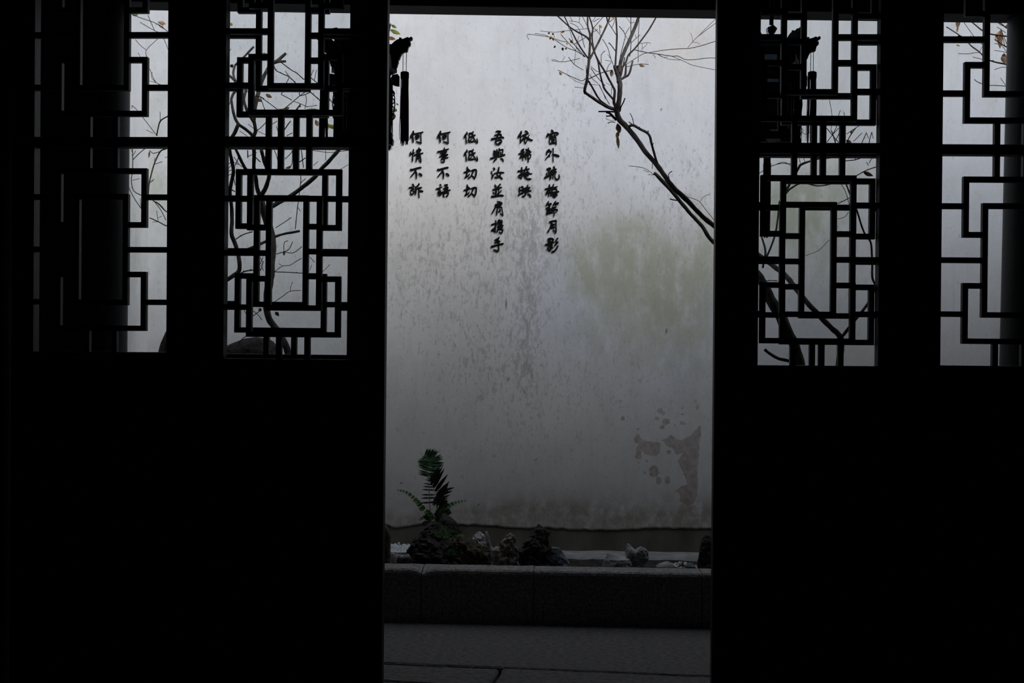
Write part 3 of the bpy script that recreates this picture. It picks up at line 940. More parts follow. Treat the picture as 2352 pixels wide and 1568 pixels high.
GLYPHS = [
 # column, row, character, origin x, origin y, scale, dx, dy, strokes
 (1, 1, '窗', 1245, 295, 19.6, 0, 0, "430,70,60 470,130,110 490,200,90;280,240,80 240,340,100 220,390,60;300,290,80 420,240,70 560,190,60 660,185,60 740,225,50;740,225,60 690,260,90 650,280,30;440,290,70 380,350,90 340,390,60;550,260,40 565,320,70 620,300,40;470,330,60 390,420,80 340,520,60 335,620,50 375,700,50;400,420,60 520,370,50 620,380,45;620,380,50 640,520,45 645,700,50 640,740,30;375,690,60 480,650,60 590,640,70 640,650,40;470,400,120 480,500,130 470,580,90;440,600,40 440,560,40;560,480,50 540,570,50"),
 (1, 2, '外', 1245, 295, 19.6, 0, 0, "330,940,60 260,1030,120 210,1130,70 215,1190,40;300,1010,100 400,1030,70 400,1080,60 330,1200,60 230,1310,60 155,1410,45;310,1210,90 350,1250,60;500,895,60 508,1050,42 505,1200,40 500,1380,45 515,1500,35;470,1165,50 600,1185,80 720,1230,90 775,1245,50"),
 (1, 3, '疏', 1245, 375, 19.6, 0, 0, "210,260,40 330,215,70 390,240,60 320,300,100 240,280,60;310,300,80 305,420,70 300,560,60;320,440,60 400,400,50;215,430,50 205,560,55;130,650,90 250,590,90 400,510,90 540,440,90 650,390,60;530,150,70 555,215,90;400,340,60 520,290,80 650,260,50;560,300,60 500,380,100 430,440,90;600,350,60 640,390,50;400,560,50 390,640,90 365,735,40;510,510,40 500,600,60 490,690,45;600,470,50 585,580,45 610,680,60 680,725,80 755,690,70 780,620,60 765,510,35"),
 (1, 4, '梅', 1245, 375, 19.6, 0, 0, "335,970,65 330,1100,75 310,1250,90 300,1400,60 305,1500,30;150,1165,70 290,1120,70 420,1080,60;280,1180,70 220,1320,90 195,1410,60;330,1200,60 370,1300,60 410,1310,40;525,940,55 490,1050,70 400,1180,70 340,1240,50;460,1110,50 580,1080,60 690,1045,45;480,1170,50 600,1145,50 660,1170,60 660,1290,60 640,1440,80 590,1540,40;470,1190,60 440,1320,80 410,1430,90;400,1340,90 550,1310,90 700,1270,70 765,1270,45;500,1440,100 600,1420,80 700,1420,40;500,1500,60 590,1530,50;560,1280,60 550,1380,60"),
 (1, 5, '篩', 1245, 455, 12.06, 0, 0, "185,95,35 150,150,50 115,215,35;180,165,40 260,150,40 215,200,35;200,190,40 220,240,35;385,85,35 345,140,50 310,205,35;350,155,40 460,130,40 385,180,35;190,245,35 140,275,50 115,290,35;155,290,50 150,370,50 130,430,40;150,290,35 250,295,35 235,330,40;160,350,40 230,340,35;130,440,40 190,410,40 280,385,35;230,310,40 220,400,45;275,265,35 340,250,35 400,240,25;290,300,35 285,400,30;280,310,30 350,305,30 420,310,28 425,350,26 370,395,22;340,260,40 335,380,35 338,495,25"),
 (1, 6, '月', 1245, 455, 12.06, 0, 0, "215,660,50 290,630,35 395,615,35;270,650,40 255,750,40 215,850,40 165,930,50;395,625,35 392,760,28 395,900,35 385,960,30;385,955,40 345,910,30 310,860,20;280,730,45 350,720,35;280,800,50 350,800,40;290,700,30 280,820,50"),
 (1, 7, '影', 1245, 455, 12.06, 0, 0, "170,1130,40 250,1105,30 320,1140,35 280,1200,45 190,1190,45 170,1130,30;200,1180,50 240,1150,30;100,1285,45 190,1265,40 330,1215,30;190,1230,70 220,1310,110;170,1320,40 260,1330,60 280,1280,40;230,1330,40 240,1450,35;150,1390,40 190,1420,40 240,1450,30;270,1355,30 300,1375,35;435,1105,40 400,1160,45 375,1190,30;440,1215,45 400,1260,50 360,1300,45;440,1320,40 400,1400,50 350,1460,50 280,1480,45;390,1200,40 420,1220,30"),
 (2, 1, '依', 1182, 295, 19.6, 0, 0, "305,130,70 280,230,110 200,350,110 170,410,70;285,340,50 270,480,50 265,640,55 272,660,30;480,110,50 550,150,90 590,190,50;350,330,70 480,270,70 630,215,50;510,280,70 430,420,90 330,540,90 280,620,40;470,400,60 450,540,45 470,640,60 495,685,50;495,670,60 545,580,50 600,500,50;665,285,40 610,390,50 540,470,60;520,380,40 610,430,70 700,500,70 800,525,65;540,380,40 540,480,50"),
 (2, 2, '稀', 1182, 295, 19.6, 0, 0, "420,920,60 330,990,90 300,1030,60;200,1150,70 320,1110,80 450,1060,60;400,990,60 390,1150,90 370,1300,70 380,1440,35;330,1180,80 260,1320,90;420,1170,70 460,1240,60;635,880,45 580,1000,100 520,1110,70 450,1190,60;510,940,50 620,980,80 700,1010,50;520,1110,70 640,1080,70 755,1050,40;590,1050,90 530,1180,110 430,1270,60;510,1230,80 515,1390,40;520,1190,60 640,1160,50 720,1165,50 730,1230,45 690,1340,60 640,1370,50;610,1100,70 610,1300,70 620,1520,45"),
 (2, 3, '掩', 1182, 375, 18.44, 0, 0, "305,170,55 305,330,80 300,500,80 295,650,40;155,340,75 270,315,70 360,290,40;295,640,40 220,600,50 170,540,60 250,480,70 360,430,60;510,140,60 470,260,80 400,370,70 350,460,70;400,280,50 500,260,60 620,235,50;540,330,60 600,410,60 660,440,50 745,440,30;440,420,60 540,380,70 570,470,70;420,480,90 530,470,100 580,520,60;380,520,60 500,450,60;450,560,110 480,600,80 530,650,60 600,660,75 700,660,50"),
 (2, 4, '映', 1182, 375, 18.44, 0, 0, "215,1020,55 200,1130,70 215,1240,55;270,1000,40 340,990,60 350,1100,80 340,1280,70;250,1130,50 330,1130,50;175,1340,80 270,1280,60 400,1220,50;560,920,50 530,1030,75 490,1180,100 470,1300,80 420,1380,70 335,1395,60;400,1080,50 440,1050,60 530,1050,80 650,1020,50;640,1040,50 570,1120,70 480,1170,90;410,1080,60 430,1170,80;460,1210,90 600,1170,80 710,1150,35;560,1275,40 640,1340,80 690,1420,50"),
 (3, 1, '吾', 1120, 295, 19.6, 0, 0, "380,140,50 480,115,60 590,140,60 520,190,60;500,180,90 470,280,70 430,400,80;330,310,70 430,280,60 580,260,60 620,310,60 580,390,60;190,480,90 330,450,80 520,410,70 660,385,60 740,420,40;400,520,60 360,590,70 390,680,60 480,710,60 580,670,80 640,570,50 580,500,60 480,530,50 400,580,50;480,690,60 560,620,60"),
 (3, 2, '與', 1120, 295, 19.6, 0, 0, "300,990,50 285,1100,60 275,1180,60 320,1280,50;300,1000,50 370,1060,70 350,1150,80;420,940,45 420,1080,80 405,1240,40;340,1180,60 350,1260,40;525,900,60 520,1050,60 500,1200,60;470,1060,60 470,1200,50;540,930,50 590,960,40 690,940,50 680,1080,55 650,1200,60;590,1060,50 600,1180,60;150,1350,90 300,1310,60 480,1260,55 640,1230,70 750,1180,70 790,1190,40;410,1370,60 330,1420,80 290,1500,60;600,1345,60 680,1400,80 715,1490,40"),
 (3, 3, '汝', 1120, 375, 18.44, 0, 0, "250,195,50 300,240,70 235,315,30;160,335,40 170,390,55 205,470,40 195,600,60 190,660,40;195,640,40 250,520,50 290,440,50 400,400,50 540,380,55 700,390,40;485,165,55 460,300,75 420,430,70 420,510,50 520,560,70 630,660,50;570,400,70 530,500,70 440,590,60 330,590,55 310,565,30"),
 (3, 4, '並', 1120, 375, 18.44, 0, 0, "320,905,50 330,990,70 350,1020,40;540,885,70 480,960,70 400,1040,70 330,1080,50;350,980,30 400,950,25;230,1120,65 370,1080,70 500,1040,70 600,1010,40;380,1080,60 360,1220,90 340,1340,70;440,1080,70 480,1100,50 475,1230,45 470,1350,55;240,1220,50 270,1280,60;580,1150,50 530,1220,50 420,1290,50;180,1400,80 300,1395,70 480,1360,70 620,1355,70 680,1375,40"),
 (3, 5, '肩', 1120, 455, 12.06, 0, 0, "280,95,40 330,110,50 390,130,45;215,185,40 300,165,50 405,140,35;400,140,40 360,200,50 260,235,50;230,200,45 210,270,45 160,360,45 120,430,30;290,260,35 265,330,40 255,460,35;290,265,25 390,250,25 405,310,22 420,400,28 430,485,25;430,480,30 390,445,30 355,415,20;325,320,30 365,315,28;300,375,25 360,365,25"),
 (3, 6, '攜', 1120, 455, 12.06, 0, 0, "230,615,35 225,740,35 215,860,40 215,940,30;115,735,45 180,710,40 255,690,25;215,930,35 170,890,35 110,890,35 180,830,35 260,730,25;330,595,40 295,640,50 300,700,40;300,650,50 400,620,45;350,620,50 345,760,60 330,850,50;290,700,40 380,680,60 410,660,30;300,790,40 370,760,50 435,755,30;290,760,40 300,850,50 260,940,35;270,890,40 340,840,40 410,800,50;390,690,40 390,800,50;360,850,40 420,870,40 400,950,45 375,965,30 325,930,25"),
 (3, 7, '手', 1120, 455, 12.06, 0, 0, "320,1090,40 270,1130,50 205,1165,45;200,1235,35 270,1205,40 345,1190,35;110,1340,55 220,1305,40 340,1270,35 440,1255,35;290,1150,50 310,1230,40 310,1340,35 310,1430,40 290,1465,40 230,1445,40 175,1420,25"),
 (4, 1, '低', 1058, 295, 19.6, 0, 0, DI),
 (4, 2, '低', 1058, 295, 19.6, 0, 798, DI),
 (4, 3, '切', 1058, 375, 18.44, 0, 0, QIE),
 (4, 4, '切', 1058, 375, 18.44, -2, 757, QIE),
 (5, 1, '何', 995, 295, 19.6, 0, 0, HE),
 (5, 2, '事', 995, 295, 19.6, 0, 0, "505,860,40 510,970,75 505,1100,100 490,1300,80 510,1420,60 505,1510,50;500,1510,50 440,1505,50 360,1500,40;215,1055,80 340,1020,60 500,975,55 705,915,35;340,1090,50 380,1150,70 380,1190,40;400,1090,70 520,1050,80 610,1030,50 560,1110,60 440,1160,60;290,1275,50 420,1230,50 560,1180,50 660,1165,45 620,1220,50 500,1280,60 390,1300,40;355,1410,55 470,1350,60 590,1320,45 685,1300,35"),
 (5, 3, '不', 995, 375, 18.44, 0, 0, BU),
 (5, 4, '語', 995, 375, 18.44, 0, 0, "295,890,50 330,930,50 285,985,30;140,1085,65 260,1050,50 385,995,30;240,1120,60 300,1110,50;195,1225,40 340,1150,25;230,1230,60 230,1310,60 280,1340,60 350,1310,50 350,1220,50 260,1220,50;240,1330,70 330,1240,50;485,920,55 590,905,60 610,930,40 560,980,60;545,950,70 530,1060,80 510,1170,70;440,1075,50 530,1050,60 630,1010,50 600,1100,70;390,1220,50 520,1180,55 640,1140,50 735,1125,35;440,1260,60 440,1350,60 475,1420,45;460,1280,50 570,1240,50 650,1240,50 630,1330,60 600,1380,70 560,1390,60;560,1080,60 570,1160,60"),
 (6, 1, '何', 932, 295, 19.6, 14, 0, HE),
 (6, 2, '情', 932, 295, 19.6, 0, 0, "225,1055,40 205,1160,80 205,1230,50;355,950,55 330,1080,60 320,1250,50 310,1400,70 308,1490,35;250,1140,40 320,1110,50;350,1100,60 400,1095,45;605,865,50 590,980,110 560,1100,110 560,1200,80;490,1000,60 580,960,70 680,950,60 640,1020,80;500,1060,70 640,1050,70;390,1200,65 520,1160,70 660,1130,50 785,1100,40;530,1200,70 500,1320,70 475,1490,45;560,1230,80 640,1200,60 670,1280,50 690,1430,55 690,1520,40;685,1520,50 640,1460,50 590,1400,20;560,1260,90 580,1320,70 620,1340,40;520,1350,60 600,1330,50"),
 (6, 3, '不', 932, 375, 18.44, 16, 0, BU),
 (6, 4, '訴', 932, 375, 18.44, 0, 0, "290,880,55 330,920,70 325,960,40;155,1035,65 270,1005,45 380,965,30;250,1085,50 340,1055,35;200,1165,50 280,1130,50 350,1105,30;280,1060,30 250,1140,40;205,1240,50 230,1310,60 300,1300,60 350,1250,50 365,1180,45;320,1180,40 370,1180,40;570,865,65 520,950,80 450,1000,60 420,1020,50;415,1000,60 430,1130,70 430,1240,65 415,1320,40;460,1090,50 560,1040,50 680,1020,45;670,1025,40 600,1060,50 570,1110,60;570,1080,55 560,1230,50 570,1400,50 580,1450,30;590,1170,60 670,1165,65 735,1185,45"),
]


def catmull(P, sub=5):
    if len(P) < 3:
        n = sub + 1
        return [tuple(a + (b_ - a) * i / sub for a, b_ in zip(P[0], P[1])) for i in range(n)]
    out = []
    n = len(P)
    for i in range(n - 1):
        p0, p1, p2, p3 = P[max(i - 1, 0)], P[i], P[i + 1], P[min(i + 2, n - 1)]
        for k in range(sub):
            t = k / sub
            out.append(tuple(.5 * ((2 * b_) + (-a + c) * t + (2 * a - 5 * b_ + 4 * c - d) * t * t + (-a + 3 * b_ - 3 * c + d) * t ** 3)
                             for a, b_, c, d in zip(p0, p1, p2, p3)))
    out.append(P[-1])
    return out


def stroke_poly(P):
    pts = catmull(P)
    L, R_ = [], []
    n = len(pts)
    for i, (x, y, w) in enumerate(pts):
        a, c = pts[max(i - 1, 0)], pts[min(i + 1, n - 1)]
        tx, ty = c[0] - a[0], c[1] - a[1]
        l = math.hypot(tx, ty) or 1
        nx_, ny_ = -ty / l, tx / l
        w = max(w, 8) * .465
        L.append((x + nx_ * w, y + ny_ * w)); R_.append((x - nx_ * w, y - ny_ * w))
        if i in (0, n - 1):
            s = -1 if i == 0 else 1
            cap = []
            for q in range(1, 6):
                th = PI * q / 6
                cap.append((x + nx_ * w * math.cos(th) + s * tx / l * w * math.sin(th) * .8, y + ny_ * w * math.cos(th) + s * ty / l * w * math.sin(th) * .8))
            if i == 0:
                head = cap
            else:
                tail = cap
    return L, R_, head, tail


COLW = {1: 'rightmost', 2: 'second from the right', 3: 'third from the right', 4: 'fourth from the right', 5: 'fifth from the right', 6: 'leftmost'}
ROWW = {1: 'first', 2: 'second', 3: 'third', 4: 'fourth', 5: 'fifth', 6: 'sixth', 7: 'seventh'}
for (col, row, chr_, ox, oy, sc, dx, dy, txt) in GLYPHS:
    m_ = MB()
    yf = Y_WALL - .0065
    for si, st in enumerate(S(txt)):
        st = [(x + dx, y + dy, w) for x, y, w in st]
        L, R_, head, tail = stroke_poly(st)
        def pt(p, d):
            return at(ox + p[0] / sc, oy + p[1] / sc, Y_WALL) + Vector((0, d - Y_WALL, 0))
        f0 = yf - .0003 * (si % 5)
        bk = Y_WALL - .001
        n = len(L)
        ring = L + tail + R_[::-1] + head[::-1]
        vs_, fs_ = [], []
        for d in (f0, bk):
            vs_ += [pt(p, d) for p in ring]
        N_ = len(ring)
        fs_ += [(i, (i + 1) % N_, N_ + (i + 1) % N_, N_ + i) for i in range(N_)]
        # faces: quads along the stroke plus caps
        li = list(range(n)); ti = list(range(n, n + 5)); ri = list(range(n + 5, 2 * n + 5))[::-1]; hi = list(range(2 * n + 5, N_))[::-1]
        for o_ in (0, N_):
            for i in range(n - 1):
                fs_.append((o_ + li[i], o_ + li[i + 1], o_ + ri[i + 1], o_ + ri[i]))
            fs_.append(tuple(o_ + k for k in [li[-1]] + ti + [ri[-1]]))
            fs_.append(tuple(o_ + k for k in [li[0]] + hi + [ri[0]]))
        m_.add(vs_, fs_)
    o = m_.build('wall_character', M['letter'])
    where = ('%s character of the %s column' % (ROWW[row], COLW[col])) if col in (1, 6) else ('%s character of the column %s' % (ROWW[row], COLW[col]))
    tag(o, 'raised black character %s on the white wall, %s' % (chr_, where), 'character', 'poem characters on the white wall')

# ================================================================== ROCKS
def rock(name, lobes, Y, m, label, seed=0, rough=.10, pits=0.0, fr=18, depth=.8, n=64, pf=62, group='rocks in the planting bed', floor_z=-.012, cols=None):
    """lobes: list of rows [(y, xl, xr), ...] top to bottom, each a stack of rings closed at the ground"""
    mb_ = MB()
    cxs = None
    for rows in lobes:
        rows = list(rows)
        zl = at(rows[-1][1], rows[-1][0], Y).z
        yg = rows[-1][0] + (zl - floor_z) / Y * FPX
        if zl > floor_z + .004:
            rows.append((yg, rows[-1][1] - 1, rows[-1][2] + 1))
        rows.insert(0, (rows[0][0] - 1.6, rows[0][1] * .5 + rows[0][2] * .5 - .6, rows[0][1] * .5 + rows[0][2] * .5 + .6))
        # resample
        ys = [r[0] for r in rows]
        tot = ys[-1] - ys[0]
        k = max(14, min(64, int(tot / 1.6)))
        rs = []
        for i in range(k + 1):
            y = ys[0] + tot * (i / k) ** 1.15
            rs.append((y, float(np.interp(y, ys, [r[1] for r in rows])), float(np.interp(y, ys, [r[2] for r in rows]))))
        vs_, fs_ = [], []
        for (y, xl, xr) in rs:
            a, c = at(xl, y, Y), at(xr, y, Y)
            cx, hw = (a.x + c.x) / 2, (c.x - a.x) / 2
            z = (a.z + c.z) / 2
            for q in range(n):
                th = 2 * PI * q / n
                p = Vector((cx + hw * math.cos(th), Y + hw * depth * math.sin(th), z))
                s = Vector((p.x * fr, p.y * fr, p.z * fr + seed * 13.7))
                d = rough * (noise.fractal(s, .9, 2.1, 4))
                if pits:
                    v = noise.voronoi(Vector((p.x, p.y, p.z)) * pf + Vector((seed, seed, 0)))[0][0]
                    d -= pits * max(0, .40 - v) * 1.3
                side = abs(math.cos(th))
                d = max(d, -.55)
                p.x = cx + hw * math.cos(th) * (1 + d * (1 - .35 * side))
                p.y = Y + hw * depth * math.sin(th) * (1 + d)
                p.z = max(p.z + hw * .35 * d * math.cos(3 * th), floor_z - .01)
                vs_.append(p)
        m_ = len(rs)
        for i in range(m_ - 1):
            for q in range(n):
                fs_.append((i * n + q, i * n + (q + 1) % n, (i + 1) * n + (q + 1) % n, (i + 1) * n + q))
        fs_ += [tuple(range(n)), tuple((m_ - 1) * n + q for q in range(n))]
        mb_.add(vs_, fs_)
    o = mb_.build(name, m)
    return tag(o, label, 'rock', group)


rock('garden_rock', [[(1203, 880, 884), (1210, 872, 890), (1230, 868, 896), (1260, 868, 897), (1290, 866, 897)]], 6.30, M['rock_brown'],
     'upright brown stone at the left edge of the opening, cut by the door', 1, .10)
rock('garden_rock', [[(1197, 988, 1002), (1203, 982, 1008), (1215, 972, 1018), (1235, 955, 1032), (1245, 945, 1042), (1270, 940, 1060), (1297, 945, 1065)]], 7.14, M['rock_dark'],
     'dark craggy rock at the foot of the tall fern', 2, .42, .5, 26)
rock('garden_rock', [[(1180, 1017, 1025), (1190, 1012, 1040), (1200, 1008, 1050), (1220, 1005, 1060), (1260, 1002, 1062)]], 7.38, M['rock_dark'],
     'dark pointed rock standing right behind the tall fern', 3, .25, .3, 20)
rock('garden_rock', [[(1229, 1050, 1068), (1240, 1043, 1085), (1250, 1040, 1105), (1265, 1050, 1120), (1280, 1060, 1128), (1297, 1065, 1128)]], 6.40, M['rock_brown'],
     'mossy brown boulder right of the fern rock', 4, .35, .5, 30)
rock('garden_rock', [[(1222, 1096, 1106), (1228, 1089, 1111), (1236, 1084, 1114), (1246, 1081, 1117), (1256, 1083, 1118), (1275, 1085, 1120)]], 6.75, M['rock_white'],
     'white weathered rock with a dark hollow behind the mossy boulder', 5, .45, 1.3, 26)
rock('garden_rock', [[(1221, 1114, 1120), (1235, 1113, 1125), (1250, 1117, 1128), (1262, 1120, 1135), (1280, 1124, 1142)]], 6.82, M['rock_white'],
     'slender white finger of rock beside the hollow white rock', 6, .3, .6, 26)
rock('garden_rock', [[(1256, 1136, 1147), (1263, 1130, 1151), (1276, 1129, 1152), (1290, 1131, 1149)]], 6.7, M['rock_grey'],
     'small pale grey stone between the finger rock and pitted rock', 7, .12, 0, 24)
rock('garden_rock', [[(1225, 1168, 1177), (1230, 1162, 1182), (1238, 1156, 1185), (1245, 1151, 1184), (1260, 1148, 1187), (1280, 1148, 1190), (1297, 1146, 1191)]], 6.38, M['rock_pale'],
     'pale tan pitted rock riddled with holes left of the dark peaked rock', 8, .38, 1.4, 34)
rock('garden_rock', [[(1203, 1236, 1239), (1212, 1229, 1250), (1225, 1222, 1262), (1240, 1208, 1262), (1260, 1195, 1261), (1280, 1190, 1260), (1297, 1190, 1258)]], 6.56, M['rock_dark'],
     'tall dark layered rock rising to a peak at the middle of the bed', 9, .42, .6, 28)
rock('garden_rock', [[(1257, 1262, 1286), (1262, 1259, 1290), (1275, 1258, 1297), (1290, 1258, 1307), (1300, 1258, 1312)]], 6.62, M['rock_blue'],
     'blue-grey rock leaning against the dark peaked rock', 10, .25, .3, 30)
rock('garden_rock', [[(1271, 1394, 1399), (1277, 1392, 1425), (1283, 1389, 1447), (1291, 1385, 1452), (1300, 1382, 1453)]], 6.5, M['rock_grey'],
     'low smooth grey rock sloping like a dune', 11, .15, .2, 16, .7)
rock('garden_rock', [[(1249, 1440, 1446), (1256, 1437, 1453), (1264, 1436, 1462), (1274, 1436, 1466), (1284, 1440, 1466)],
                     [(1256, 1467, 1477), (1261, 1460, 1485), (1268, 1453, 1489), (1280, 1450, 1491), (1290, 1454, 1490), (1300, 1454, 1490)]], 6.58, M['rock_grey'],
     'twin-horned smooth grey rock with a saddle between its peaks', 12, .22, .6, 20)
rock('garden_rock', [[(1290, 1525, 1538), (1295, 1512, 1545), (1300, 1506, 1549)]], 6.6, M['rock_grey'],
     'flat grey stone low behind the kerb right of the horned rock', 13, .08, 0, 20)
rock('garden_rock', [[(1293, 1580, 1590), (1300, 1572, 1598)]], 6.55, M['rock_blue'],
     'small flat slate stone near the dark rock at the right edge', 14, .08, 0, 20)
rock('garden_rock', [[(1229, 1618, 1632), (1240, 1612, 1640), (1255, 1606, 1648), (1275, 1604, 1650), (1302, 1604, 1652)]], 6.45, M['rock_dark'],
     'dark rough rock at the right edge of the opening', 15, .35, .5, 26)
rock('garden_rock', [[(775, 575, 603), (778, 560, 618), (784, 545, 628), (793, 523, 634), (803, 505, 639), (830, 498, 648), (900, 496, 660), (1100, 494, 680), (1280, 494, 690)]], 7.12, M['rock_dark'],
     'tall dark boulder seen at the bottom of the left folded door', 16, .06, .1, 8, .7)
rock('garden_rock', [[(735, 398, 425), (750, 388, 440), (762, 381, 450), (785, 371, 460), (806, 365, 465), (900, 350, 466), (1100, 340, 462), (1290, 330, 460)]], 6.9, M['rock_dark'],
     'dark boulder edge at the lower corner of the leftmost door window', 17, .05, .0, 8, .7)

# white pebbles strewn left of the fern rock (too many to count)
b = MB()
ico = [Vector(v) for v in ((0, 0, 1), (.89, 0, .45), (.28, .85, .45), (-.72, .53, .45), (-.72, -.53, .45), (.28, -.85, .45), (.72, .53, -.45), (-.28, .85, -.45), (-.89, 0, -.45), (-.28, -.85, -.45), (.72, -.53, -.45), (0, 0, -1))]
icf = [(0, 1, 2), (0, 2, 3), (0, 3, 4), (0, 4, 5), (0, 5, 1), (1, 6, 2), (2, 7, 3), (3, 8, 4), (4, 9, 5), (5, 10, 1), (6, 7, 2), (7, 8, 3), (8, 9, 4), (9, 10, 5), (10, 6, 1), (11, 7, 6), (11, 8, 7), (11, 9, 8), (11, 10, 9), (11, 6, 10)]
def pebbles(n, x0, x1, y0, y1, z0, h):
    for _ in range(n):
        x, y = rnd.uniform(x0, x1), rnd.uniform(y0, y1)
        r = rnd.uniform(.0045, .009)
        z = z0 + r * .4 + h * rnd.random() * max(0, (y - y0) / (y1 - y0))
        sx, sy, sz = rnd.uniform(.8, 1.4), rnd.uniform(.8, 1.4), rnd.uniform(.5, .8)
        b.add([(x + v.x * r * sx, y + v.y * r * sy, z + v.z * r * sz) for v in ico], icf)
xa, xb = at(893, 1255, 7.6).x, at(944, 1255, 7.6).x
pebbles(420, xa, xb, 7.50, 7.69, .024, .022)
pebbles(120, xa + .01, xb, 7.28, 7.47, .004, .004)
xc, xd = at(1540, 1292, 7.3).x, at(1602, 1292, 7.3).x
pebbles(45, xc, xd, 7.28, 7.46, .004, .0)
o = b.build('white_gravel', M['pebble'])
tag(o, 'white pebbles strewn along the wall foot left of the fern', 'gravel', kind='stuff')
# dark slate tray stone in front of the pebbles
rock('garden_rock', [[(1279, 913, 944), (1284, 911, 947), (1290, 911, 948)]], 6.7, M['rock_dark'], 'low dark flat stone in front of the white pebbles', 18, .05, 0, 20)
rock('garden_rock', [[(1271, 898, 908), (1278, 896, 912), (1290, 895, 914)]], 6.9, M['rock_grey'], 'pale grey block beside the upright brown stone', 19, .05, 0, 20)

# ================================================================== TREES
def leaf_blade(base, tip, w, m, parent, name='leaf', curl=.25, side=None):
    """small folded leaf from base to tip"""
    base, tip = Vector(base), Vector(tip)
    ax = tip - base
    L = ax.length
    ax.normalize()
    sd = side or Vector((0, 1, 0)).cross(ax)
    if sd.length < 1e-4:
        sd = Vector((1, 0, 0))
    sd.normalize()
    nr = ax.cross(sd)
    prof = [(0, .04), (.18, .62), (.42, 1.0), (.66, .82), (.86, .42), (1.0, .03)]
    vs_, fs_ = [], []
    for t, k in prof:
        c = base + ax * (L * t) + nr * (curl * L * (t - t * t))
        h = w * k * .5
        vs_ += [c - sd * h + nr * (h * .35), c, c + sd * h + nr * (h * .35)]
    for i in range(len(prof) - 1):
        a = i * 3
        fs_ += [(a, a + 1, a + 4, a + 3), (a + 1, a + 2, a + 5, a + 4)]
    q = MB(); q.add(vs_, fs_)
    o_ = q.build(name, m, parent, True)
    return o_


def depth_fn(Y0, amp=1.0, ph=0.0):
    return lambda x, y: Y0 + amp * (.15 * math.sin(x * .013 + y * .007 + ph) + .10 * math.sin(y * .017 - x * .004 + ph))


def tree(name, label, Yf, trunk, branches, twigs, leaves, base_px=None, redtwigs=(), group='bare trees in the courtyard'):
    """trunk: list of (x, y, r) from the ground up; r in photo pixels"""
    def conv(pl, sub=3):
        P = catmull([tuple(map(float, p)) for p in pl], sub)
        pts, rr = [], []
        for x, y, r in P:
            Y = Yf(x, y)
            pts.append(at(x, y, Y)); rr.append(max(r, .22) * Y / FPX)
        return pts, rr
    tp, tr = conv(trunk, 5)
    # carry the trunk down to the soil
    g = tp[0]
    foot = []
    if g.z > .02:
        k = 7
        for i in range(k):
            f = i / k
            foot.append((Vector((g.x + .03 * math.sin(f * 3), g.y, -.02 + (g.z + .02) * f)), tr[0] * (1.5 - .5 * f)))
    tp = [f[0] for f in foot] + tp
    tr = [f[1] for f in foot] + tr
    t = thing(name, label, 'tree', (tp[0].x, tp[0].y, 0.0), group)
    q = MB(); q.tube(tp, tr, 12, .22)
    q.build('trunk', M['bark'], t, True)
    for pl in branches:
        pts, rr = conv(pl, 5)
        q = MB(); q.tube(pts, rr, 9, .25)
        q.build('branch', M['bark'] if max(p[2] for p in pl) > 2.4 else M['twig'], t, True)
    if twigs:
        for pl in twigs:
            q = MB()
            pts, rr = conv(pl)
            q.tube(pts, rr, 5)
            # buds along the twig
            for i in range(2, len(pts) - 1, 3):
                d = Vector((rnd.uniform(-1, 1), rnd.uniform(-1, 1), rnd.uniform(-.2, 1))).normalized()
                q.tube([pts[i], pts[i] + d * rr[i] * 2.2], [rr[i] * 1.2, rr[i] * .5], 4)
            q.build('twig', M['twig'], t, True)
    if redtwigs:
        for pl in redtwigs:
            q = MB()
            pts, rr = conv(pl)
            q.tube(pts, rr, 5)
            q.build('twig', M['redtwig'], t, True)
    for (x0, y0, x1, y1, w, mk) in leaves:
        Y = Yf(x0, y0)
        leaf_blade(at(x0, y0, Y), at(x1, y1, Y + rnd.uniform(-.02, .02)), w * Y / FPX, M[mk], t)
    return t


def W(txt, r=None):
    """'x,y x,y ...' polylines separated by ; with a radius prefix 'r:'"""
    out = []
    for ln in txt.strip().split(';'):
        ln = ln.strip()
        if not ln:
            continue
        rr, pts = ln.split(':')
        rs = [float(v) for v in rr.split('-')]
        pts = [tuple(float(v) for v in p.split(',')) for p in pts.split()]
        n = len(pts)
        out.append([(p[0], p[1], rs[0] + (rs[-1] - rs[0]) * i / max(1, n - 1)) for i, p in enumerate(pts)])
    return out


